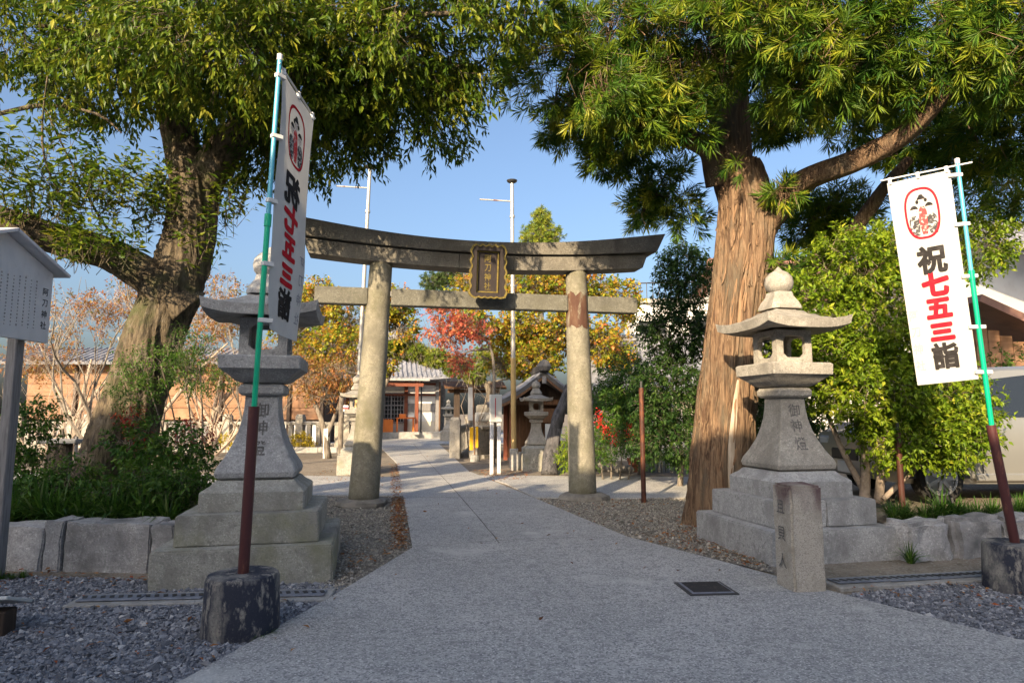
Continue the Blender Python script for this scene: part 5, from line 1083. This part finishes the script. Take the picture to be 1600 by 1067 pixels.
for i, (x, z, w, h) in enumerate([(.25, .95, .26, .62), (.55, 1.05, .2, .6)]): setp(MB().box((0, 0, 0), (w, .02, h)).build('paper_notice', M['plastic_white'], loc=t.location + Vector((x, -.24, z))), ['white paper notice hung in the pavilion beside lantern shaft', 'narrow white notice hung right of the wider notice in the pavilion'][i], 'notice')
MB().box((.35, .0, 1.75), (.9, .1, .5)).build('name_panel', M['wood_brown'], t)
for i in range(6): MB().box((-.6 + i * .24, .9, .95), (.05, .05, 1.7)).build('rack_rail', M['wood_brown'], t)
t2 = thing('stone_basin', 'pale rough stone basin inside the small pavilion', 'basin', t.location + Vector((.1, .9, 0)), R(6)); rough_stone('basin', M['rock'], t2, (0, 0, .35), (1.1, .7, .7), 3, amp=.05, ch=.08)
# leaning grey log
setp(limb(thing('dead_log', 'grey weathered dead trunk leaning right of the middle lantern', 'log', G(862, 737)), 'log', M['log_grey'], [G(858, 742), P(862, 700, 17.3), P(873, 650, 17.4), P(893, 605, 17.5)], [.20, .16, .14, .15], 30, .04, 3, 10))
limb([o for o in bpy.data.objects if o.name == 'dead_log'][0], 'log_fork', M['log_grey'], [P(866, 735, 17.1), P(868, 700, 17.2), P(872, 670, 17.3)], [.10, .09, .07], 16, .02, 5, 8)
# middle-distance lanterns
stone_lantern('sunlit stone lantern standing before the small gabled pavilion', G(838, 734), R(8), M['granite_pale'], M['granite_moss'], '', .77, 'stone lanterns of the shrine', 5, steps=2)
stone_lantern('mossy stone lantern half hidden behind the left torii pillar', G(555, 740), TH, M['granite_pale'], M['granite_moss'], '', .80, 'stone lanterns of the shrine', 6, steps=2)
stone_lantern('small far stone lantern right of the shrine hall corner', G(700, 689), TH, M['granite_pale'], M['granite_pale'], '', .72, 'stone lanterns of the shrine', 7, steps=2)
# flag masts
def mast(label, b, top, split, arm_y):
    t = thing('flag_mast', label, 'mast', b, 0, 'flag masts'); top = Vector(top)
    MB().tube([b, b.lerp(top, split)], .075, 12).build('lower_tube', M['bamboo'], t, True, 40)
    MB().tube([b.lerp(top, split - .01), top], [.065, .05], 12).build('upper_tube', M['pole_steel'], t, True, 40)
    for u in (.2, .4, .6, .8): MB().tube([b.lerp(top, split + (1 - split) * u), b.lerp(top, split + (1 - split) * u + .008)], .075, 12).build('collar', M['pole_steel'], t, True, 40)
    MB().lathe([(.04, 0), (.14, .05), (.16, .09), (.02, .11)], 14, top).build('cap', M['iron_dark'], t, True, 40)
    q = b.lerp(top, .935); MB().tube([q, q + Vector((-.95, 0, .06))], .022, 8).build('arm', M['pole_steel'], t, True, 40)
    MB().box(b + Vector((0, 0, .3)), (.24, .24, .62), ch=.02).build('socket', M['concrete_old'], t, True)
mast('tall steel flag mast rising right of the gilt plaque', G(803, 735), P(800, 287, G(803, 735).y), .38, 305)
mast('tall rusty flag mast behind the left torii pillar', G(553, 735), P(578, 265, G(553, 735).y), .25, 305)

# stone fences
def stone_fence(label, a, b, n, h, w, big=(), mt=None, capz=True):
    a, b = Vector(a), Vector(b); d = b - a; L = d.length; t = thing('stone_fence', label, 'fence', a, math.atan2(d.y, d.x)); mt = mt or M['granite_pale']
    for i in range(n + 1):
        x = L * i / n
        if i in big: MB().square([(w * .85, 0), (w * .85, h * 1.18), (w * .6, h * 1.26)], (x, 0, 0), .08).build('pillar', mt, t)
        else: MB().box((x, 0, h * .48), (w, w * .9, h * .96), ch=.015).build('post', mt, t)
    MB().box((L / 2, 0, h * .93), (L, w * 1.15, .13), ch=.02).build('top_rail', mt, t); MB().box((L / 2, 0, .06), (L, w * 1.6, .14), ch=.02).build('kerb', mt, t)
    return t
stone_fence('pale granite post fence running across behind the left lantern', (-23, 30.2, 0), (-6.0, 28.3, 0), 40, 1.22, .20, (0, 8, 16, 24, 32, 37))
stone_fence('short pale stone fence along the path before the shrine hall', G(711, 716), G(724, 700) + Vector((.25, 0, 0)), 9, 1.15, .22, (0, 9))
stone_fence('squat stone fence section behind the white signboard', G(745, 716), G(768, 714), 2, 1.15, .42)
# odd things along the right of the path
t = thing('signboard', 'narrow white signboard on twin grey posts beside the path', 'signboard', G(773, 741), R(25))
for x in (-.09, .12): MB().box((x, 0, .75), (.09, .05, 1.5), ch=.006).build('post', M['sign_roof'], t)
MB().box((0, -.05, 1.72), (.34, .06, .72), ch=.01).build('panel', M['plastic_white'], t); MB().box((-.02, -.083, 1.74), (.02, .006, .5)).build('red_line', M['ink_red'], t)
t = thing('timber_gate', 'dark timber gate posts with small pent roof beside the far lantern', 'gate', G(713, 703), TH)
for x in (0, 1.5): MB().box((x, 0, 1.35), (.24, .24, 2.75), ch=.01).build('post', M['wood_dark'], t)
MB().box((.75, 0, 2.55), (2.3, .16, .16)).build('beam', M['wood_brown'], t); rb = MB(); slab_roof(rb, (-.6, -.6, 2.7), (2.1, -.6, 2.7), (2.1, .2, 3.0), (-.6, .2, 3.0), .08); rb.build('roof', M['wood_brown'], t)
t = thing('small_banner', 'thin white banner on a pole beside the stone fence', 'banner', G(742, 721))
MB().tube([(0, 0, 0), (-.08, 0, 2.7)], .025, 8).build('pole', M['wood_brown'], t); MB().box((-.16, 0, 1.9), (.16, .02, 1.1)).build('cloth', M['cloth_white'], t); MB().lathe([(.16, 0), (.15, .2), (.05, .22)], 12).build('stand', M['concrete_old'], t)
MB().box((-.12, .02, .75), (.12, .03, .75)).build('yellow_sleeve', M['yellow_cloth'], t); MB().box((.06, .02, .8), (.09, .03, .7)).build('yellow_sleeve', M['yellow_cloth'], t)
t = thing('memorial_stone', 'squat stone marker with white cloth tied round it behind signboard', 'stone', G(756, 712), R(10))
rough_stone('body', M['granite_pale'], t, (0, 0, .95), (.55, .5, 1.9), 9, amp=.03, ch=.04); MB().box((0, -.02, 1.45), (.62, .56, .34), ch=.03).build('cloth', M['cloth_white'], t)
t = thing('marker_post', 'slim white marker post with black characters before the left fence', 'post', G(508, 716), TH)
MB().box((0, 0, .52), (.15, .15, 1.05), ch=.01).build('shaft', M['plaster'], t)
for i in range(5): MB().box((0, -.078, .9 - i * .16), (.07, .006, .09)).build('character', M['ink_grey'], t)
t = thing('timber_stake', 'plain timber stake with red and white tag beside mossy lantern', 'post', G(531, 722))
MB().tube([(0, 0, 0), (0, 0, 2.15)], .085, 10).build('stake', M['wood_brown2'] if 'wood_brown2' in M else M['bark_grey'], t); MB().box((.16, -.06, 1.75), (.16, .02, .2)).build('tag', M['plastic_white'], t); MB().box((.16, -.072, 1.75), (.16, .012, .05)).build('tag_stripe', M['ink_red'], t)
for i, (x, y) in enumerate(((470, 704), (360, 706))):
    b = G(x, y); shrub('yellow_shrub', ['low yellow leaved shrub before the fence right of left lantern', 'low yellow leaved shrub before the fence left of left lantern'][i], 'shrub', b, [((b.x, b.y, .35), (.55 if i == 0 else 1.3, .4, .38), 1)], 140, 11, .16, .10, .05, M['leaf_yellow'], 100 + i)
t = thing('planting_kerb', 'low stone kerb in front of the yellow shrubs by the fence', 'kerb', (-14, 26.6, 0), R(-3))
for i in range(9): rough_stone('kerb_stone', M['concrete_old'], t, (i * .95, 0, .1), (.93, .25, .24), i, amp=.02, ch=.02, cuts=2)
b = G(560, 745)
t = thing('planter_edging', 'scalloped concrete edging blocks before the bushes right of the pillar', 'edging', G(1012, 738))
for i in range(2):
    bl = MB(); x0 = i * .68
    for k in range(6): bl.lathe([(.055, 0), (.055, .42)], 8, (x0 + k * .105, 0, 0))
    bl.box((x0 + .26, .05, .2), (.6, .07, .4)); bl.build('edging_block', M['concrete_old'], t)
for i, x in enumerate((1028, 1058)):
    t = thing('flower_trough', ['pale plastic flower trough behind the red brown post', 'pale plastic flower trough against the shaggy trunk'][i], 'planter', G(x, 734) + Vector((0, .25, 0)), 0, 'flower troughs')
    MB().rings([[Vector((sx * w, sy * d, z)) for sx, sy in ((-1, -1), (1, -1), (1, 1), (-1, 1))] for w, d, z in ((.24, .10, .0), (.30, .13, .52), (.33, .15, .53), (.33, .15, .58))]).build('trough', M['plaster'], t); MB().box((0, 0, .58), (.56, .22, .03)).build('soil', M['soil'], t)
t = thing('flower_pot', 'terracotta flower pot with a thin stem beside the red brown post', 'pot', G(991, 737))
MB().lathe([(.12, 0), (.17, .3), (.19, .3), (.19, .37), (.15, .37), (.14, .33)], 18).build('pot', M['terracotta'], t, smooth=40); MB().tube([(0, 0, .3), (.06, 0, .6), (.02, 0, .85), (.12, 0, 1.1)], [.02, .018, .015, .01], 6).build('stem', M['twig_pale'], t)
for i, (x, y, s) in enumerate(((942, 736, .2), (955, 737, .16), (964, 738, .24), (978, 739, .17), (930, 735, .15))):
    t = thing('edging_rock', ['grey rock, leftmost but one of the five under the nandina', 'small grey rock in the middle of the five under the nandina', 'largest pale rock of the five under the nandina', 'grey rock next to the terracotta pot', 'small rock beside the right pillar'][i], 'rock', G(x, y), i, 'rocks edging the bush bed')
    bm = bmesh.new(); bmesh.ops.create_icosphere(bm, subdivisions=2, radius=s)
    for q in bm.verts: q.co = Vector((q.co.x * 1.25, q.co.y, q.co.z * .8)) * (1 + .3 * noise.noise(q.co * 6 + Vector((i * 4, 0, 0)))); q.co.z += s * .5
    me = bpy.data.meshes.new('rock'); bm.to_mesh(me); bm.free(); me.materials.append(M['rock']); link('rock', me, t)
def steel_post(label, b, h, r=.035):
    t = thing('steel_post', label, 'post', b, 0, 'dark steel posts'); MB().tube([(0, 0, -.02), (0, 0, h)], r, 12).build('tube', M['rust_post'], t, smooth=40); MB().tube([(0, 0, h), (0, 0, h + .12)], r * .55, 10).build('socket_tip', M['iron_dark'], t, smooth=40)
steel_post('thin red brown steel post between right pillar and shaggy trunk', G(1006, 786), 2.05, .045)
steel_post('dark steel post under the camellia beside right lantern', G(1352, 788, .36), 1.05); steel_post('dark steel post between camellia stems and van wheel', G(1411, 803, .36), 1.0); steel_post('short dark steel stub on the raised lot by the tufts', G(1489, 803, .36), .08)
setp(MB().box((0, 0, .02), (1.1, .5, .035), ch=.005).build('ground_cloth', M['cloth_white'], loc=G(678, 692)), 'pale bluish cloth lying on ground before the shrine hall', 'cloth')

# ------------------------------------------------------------------ silver van
def van(label, loc, rz):
    t = thing('parked_van', label, 'van', loc, rz); L, hw = 4.6, .86
    # stations: x, bumper z, belt z, roof z, inset of the roof
    st = [(0, .42, .62, .66, .10), (.06, .30, .86, .92, .06), (.35, .26, 1.00, 1.06, .04), (.85, .25, 1.06, 1.12, .03), (1.05, .25, 1.07, 1.30, .08), (1.55, .25, 1.08, 1.76, .17), (1.9, .25, 1.08, 1.84, .18), (3.0, .25, 1.08, 1.88, .18), (4.1, .25, 1.08, 1.84, .17), (4.45, .27, 1.08, 1.70, .14), (4.6, .40, 1.05, 1.30, .08)]
    rings = []
    for x, z0, zb, zr, ins in st:
        e = .9 if x in (0, 4.6) else 1.0; h = hw * e
        r = [(h - .06, z0), (h - .01, z0 + .12), (h, .72 if zb > .9 else zb - .08), (h - .01, zb), (h - ins, zr - .07), (h - ins - .10, zr - .015), (0, zr)]
        rings.append([Vector((x, -y, z)) for y, z in r] + [Vector((x, y, z)) for y, z in reversed(r[:-1])] + [Vector((x, 0, z0))])
    MB().rings(rings).build('body', M['car_paint'], t, smooth=38)
    def sidept(x, f, s, out=.006):      # a point on the greenhouse side, f from belt to roof edge
        for p, q in zip(st, st[1:]):
            if p[0] <= x <= q[0]:
                u = (x - p[0]) / (q[0] - p[0]); zb, zr, ins = (p[i] + (q[i] - p[i]) * u for i in (2, 3, 4)); break
        return Vector((x, s * (hw - .01 - (ins - .01) * f + out), zb + (zr - .07 - zb) * f))
    for s in (-1, 1):
        for nm, a in (('quarter_window', [(1.18, .10), (1.48, .10), (1.60, .86), (1.50, .80)]), ('front_window', [(1.54, .08), (2.30, .08), (2.30, .90), (1.68, .88)]), ('sliding_door_window', [(2.42, .08), (3.30, .08), (3.30, .90), (2.42, .90)]), ('rear_window', [(3.42, .10), (4.30, .10), (4.22, .88), (3.42, .90)])):
            w = MB().rings([[sidept(x, f, s, .004) for x, f in a], [sidept(x, f, s, .012) for x, f in a]]).build(nm, M['glass_car'], t)
        for x in (1.50, 2.36, 3.36): MB().rings([[sidept(x - .008, .02, s, o), sidept(x + .008, .02, s, o), sidept(x + .008, .95, s, o), sidept(x - .008, .95, s, o)] for o in (.0, .010)]).build('pillar_trim', M['car_trim'], t)
        for x in (1.42, 2.36, 3.40): MB().box((x, s * (hw + .001), .68), (.010, .006, .72)).build('door_seam', M['car_trim'], t)
        for x in (2.16, 2.56): MB().box((x, s * (hw + .012), .93), (.17, .03, .035), ch=.01).build('door_handle', M['chrome'], t)
        MB().box((2.3, s * (hw - .005), .34), (2.0, .05, .10), ch=.015).build('sill_trim', M['car_paint'], t)
        MB().box((1.50, s * (hw + .10), 1.14), (.10, .20, .14), ch=.03).build('mirror', M['car_paint'], t)
        for x in (.80, 3.72):
            ar = MB(); ar.rings([[Vector((x + math.cos(a) * r, s * (hw + o), .33 + math.sin(a) * r)) for a in [math.pi * k / 16 - .0 for k in range(17)]] + [Vector((x + math.cos(a) * (r - .10), s * (hw + o), .33 + math.sin(a) * (r - .10))) for a in [math.pi * (16 - k) / 16 for k in range(17)]] for r, o in ((.42, -.05), (.42, .012))]); ar.build('wheel_arch', M['car_trim'], t)
            MB().rings([[Vector((x + math.cos(a) * .33, s * (hw + o), .33 + math.sin(a) * .33)) for a in [2 * math.pi * k / 24 for k in range(24)]] for o in (-.10, .004)]).build('wheel_well', M['car_trim'], t)
            ty = MB(); prof = [(.20, -.09), (.30, -.10), (.33, -.07), (.335, 0), (.33, .07), (.30, .10), (.20, .09)]
            ty.rings([[Vector((x + math.cos(a) * r, s * (hw - .06) + o, .335 + math.sin(a) * r)) for a in [2 * math.pi * k / 28 for k in range(28)]] for r, o in prof]); wh = ty.build('wheel', M['tyre'], t, smooth=40)
            rm = MB(); rm.rings([[Vector((x + math.cos(a) * r, s * (hw + .035 + o), .335 + math.sin(a) * r)) for a in [2 * math.pi * k / 28 for k in range(28)]] for r, o in ((.225, .0), (.225, .012), (.195, .012), (.195, .0))]); 
            for k in range(7):
                a = 2 * math.pi * k / 7; rm.box((x + math.cos(a) * .11, s * (hw + .038), .335 + math.sin(a) * .11), (.20, .02, .045), M=Matrix.Rotation(-a, 4, 'Y'))
            rm.build('rim', M['alloy'], wh)
        MB().box((.10, s * .62, .78), (.16, .30, .16), ch=.04).build('headlight', M['lamp_glass'], t); MB().box((4.58, s * .70, 1.0), (.06, .14, .42), ch=.02).build('tail_light', M['ink_red'], t)
    MB().rings([[Vector((1.10, -.70, 1.16)), Vector((1.10, .70, 1.16)), Vector((1.54, .60, 1.70)), Vector((1.54, -.60, 1.70))], [Vector((1.07, -.70, 1.175)), Vector((1.07, .70, 1.175)), Vector((1.51, .60, 1.715)), Vector((1.51, -.60, 1.715))]]).build('windscreen', M['glass_car'], t)
    MB().box((.01, 0, .60), (.06, .7, .16), ch=.02).build('grille', M['car_trim'], t); MB().box((-.015, 0, .42), (.03, .34, .16), ch=.005).build('number_plate', M['plastic_white'], t); MB().box((4.60, 0, 1.2), (.02, 1.1, .4), ch=.02).build('tailgate_window', M['glass_car'], t)
    return t
v_ = van('silver minivan parked on the raised lot behind the right banner', Vector((5.08, 9.9, .35)), R(2)); v_.scale = (1.03, 1.03, 1.05)

# ------------------------------------------------------------------ across the street, behind the camera: houses that shade the forecourt, then an added shade tree
house('two storey house across the street behind the viewer, left one', (-15.2, -8.7, 0), R(180), 16.8, 5.0, 7.4, 9.4, M['plaster_cream'], M['tile_grey'], [(-4, 4.6, 1.6, 1.2), (3, 4.6, 1.6, 1.2), (-4, 1.6, 1.6, 1.4), (3, 1.6, 1.6, 1.4)], ov=.5)
house('narrow two storey house across the street behind the viewer, middle one', (-4.8, -8.7, 0), R(180), 2.9, 5.0, 6.9, 8.9, M['plaster'], M['roof_brown'], [(0, 4.6, 1.4, 1.2), (0, 1.6, 1.4, 1.4)], ov=.3)
house('lower house across the street behind the viewer, right one', (6.0, -8.7, 0), R(180), 17.4, 5.0, 5.7, 7.6, M['plaster_cream'], M['tile_dark'], [(-4, 1.6, 1.6, 1.4), (3, 1.6, 1.6, 1.4)], ov=.4)
tb = Vector((-4.7, 2.2, 0))  # tree added out of view, its crown shaped to shade the left lantern
t = thing('added_shade_tree', 'unseen round evergreen tree left of the viewer, added to shade the left lantern', 'tree', tb)
pos, dr, g = twigs_in([((-4.85, 2.2, 4.5), (.95, .9, .75), 1)], 420, 120, .1, 1.4, .2, 0)
crown_part(t, 'crown', M['leaf_evergreen'], leaves_alt(pos, dr, g, 12, .3, .11, .045, .3)); limb(t, 'trunk', M['bark_grey'], [tb, tb + Vector((.1, 0, 1.8)), tb + Vector((0, 0, 4.6))], [.17, .14, .07], 14, .01, 2, 6)
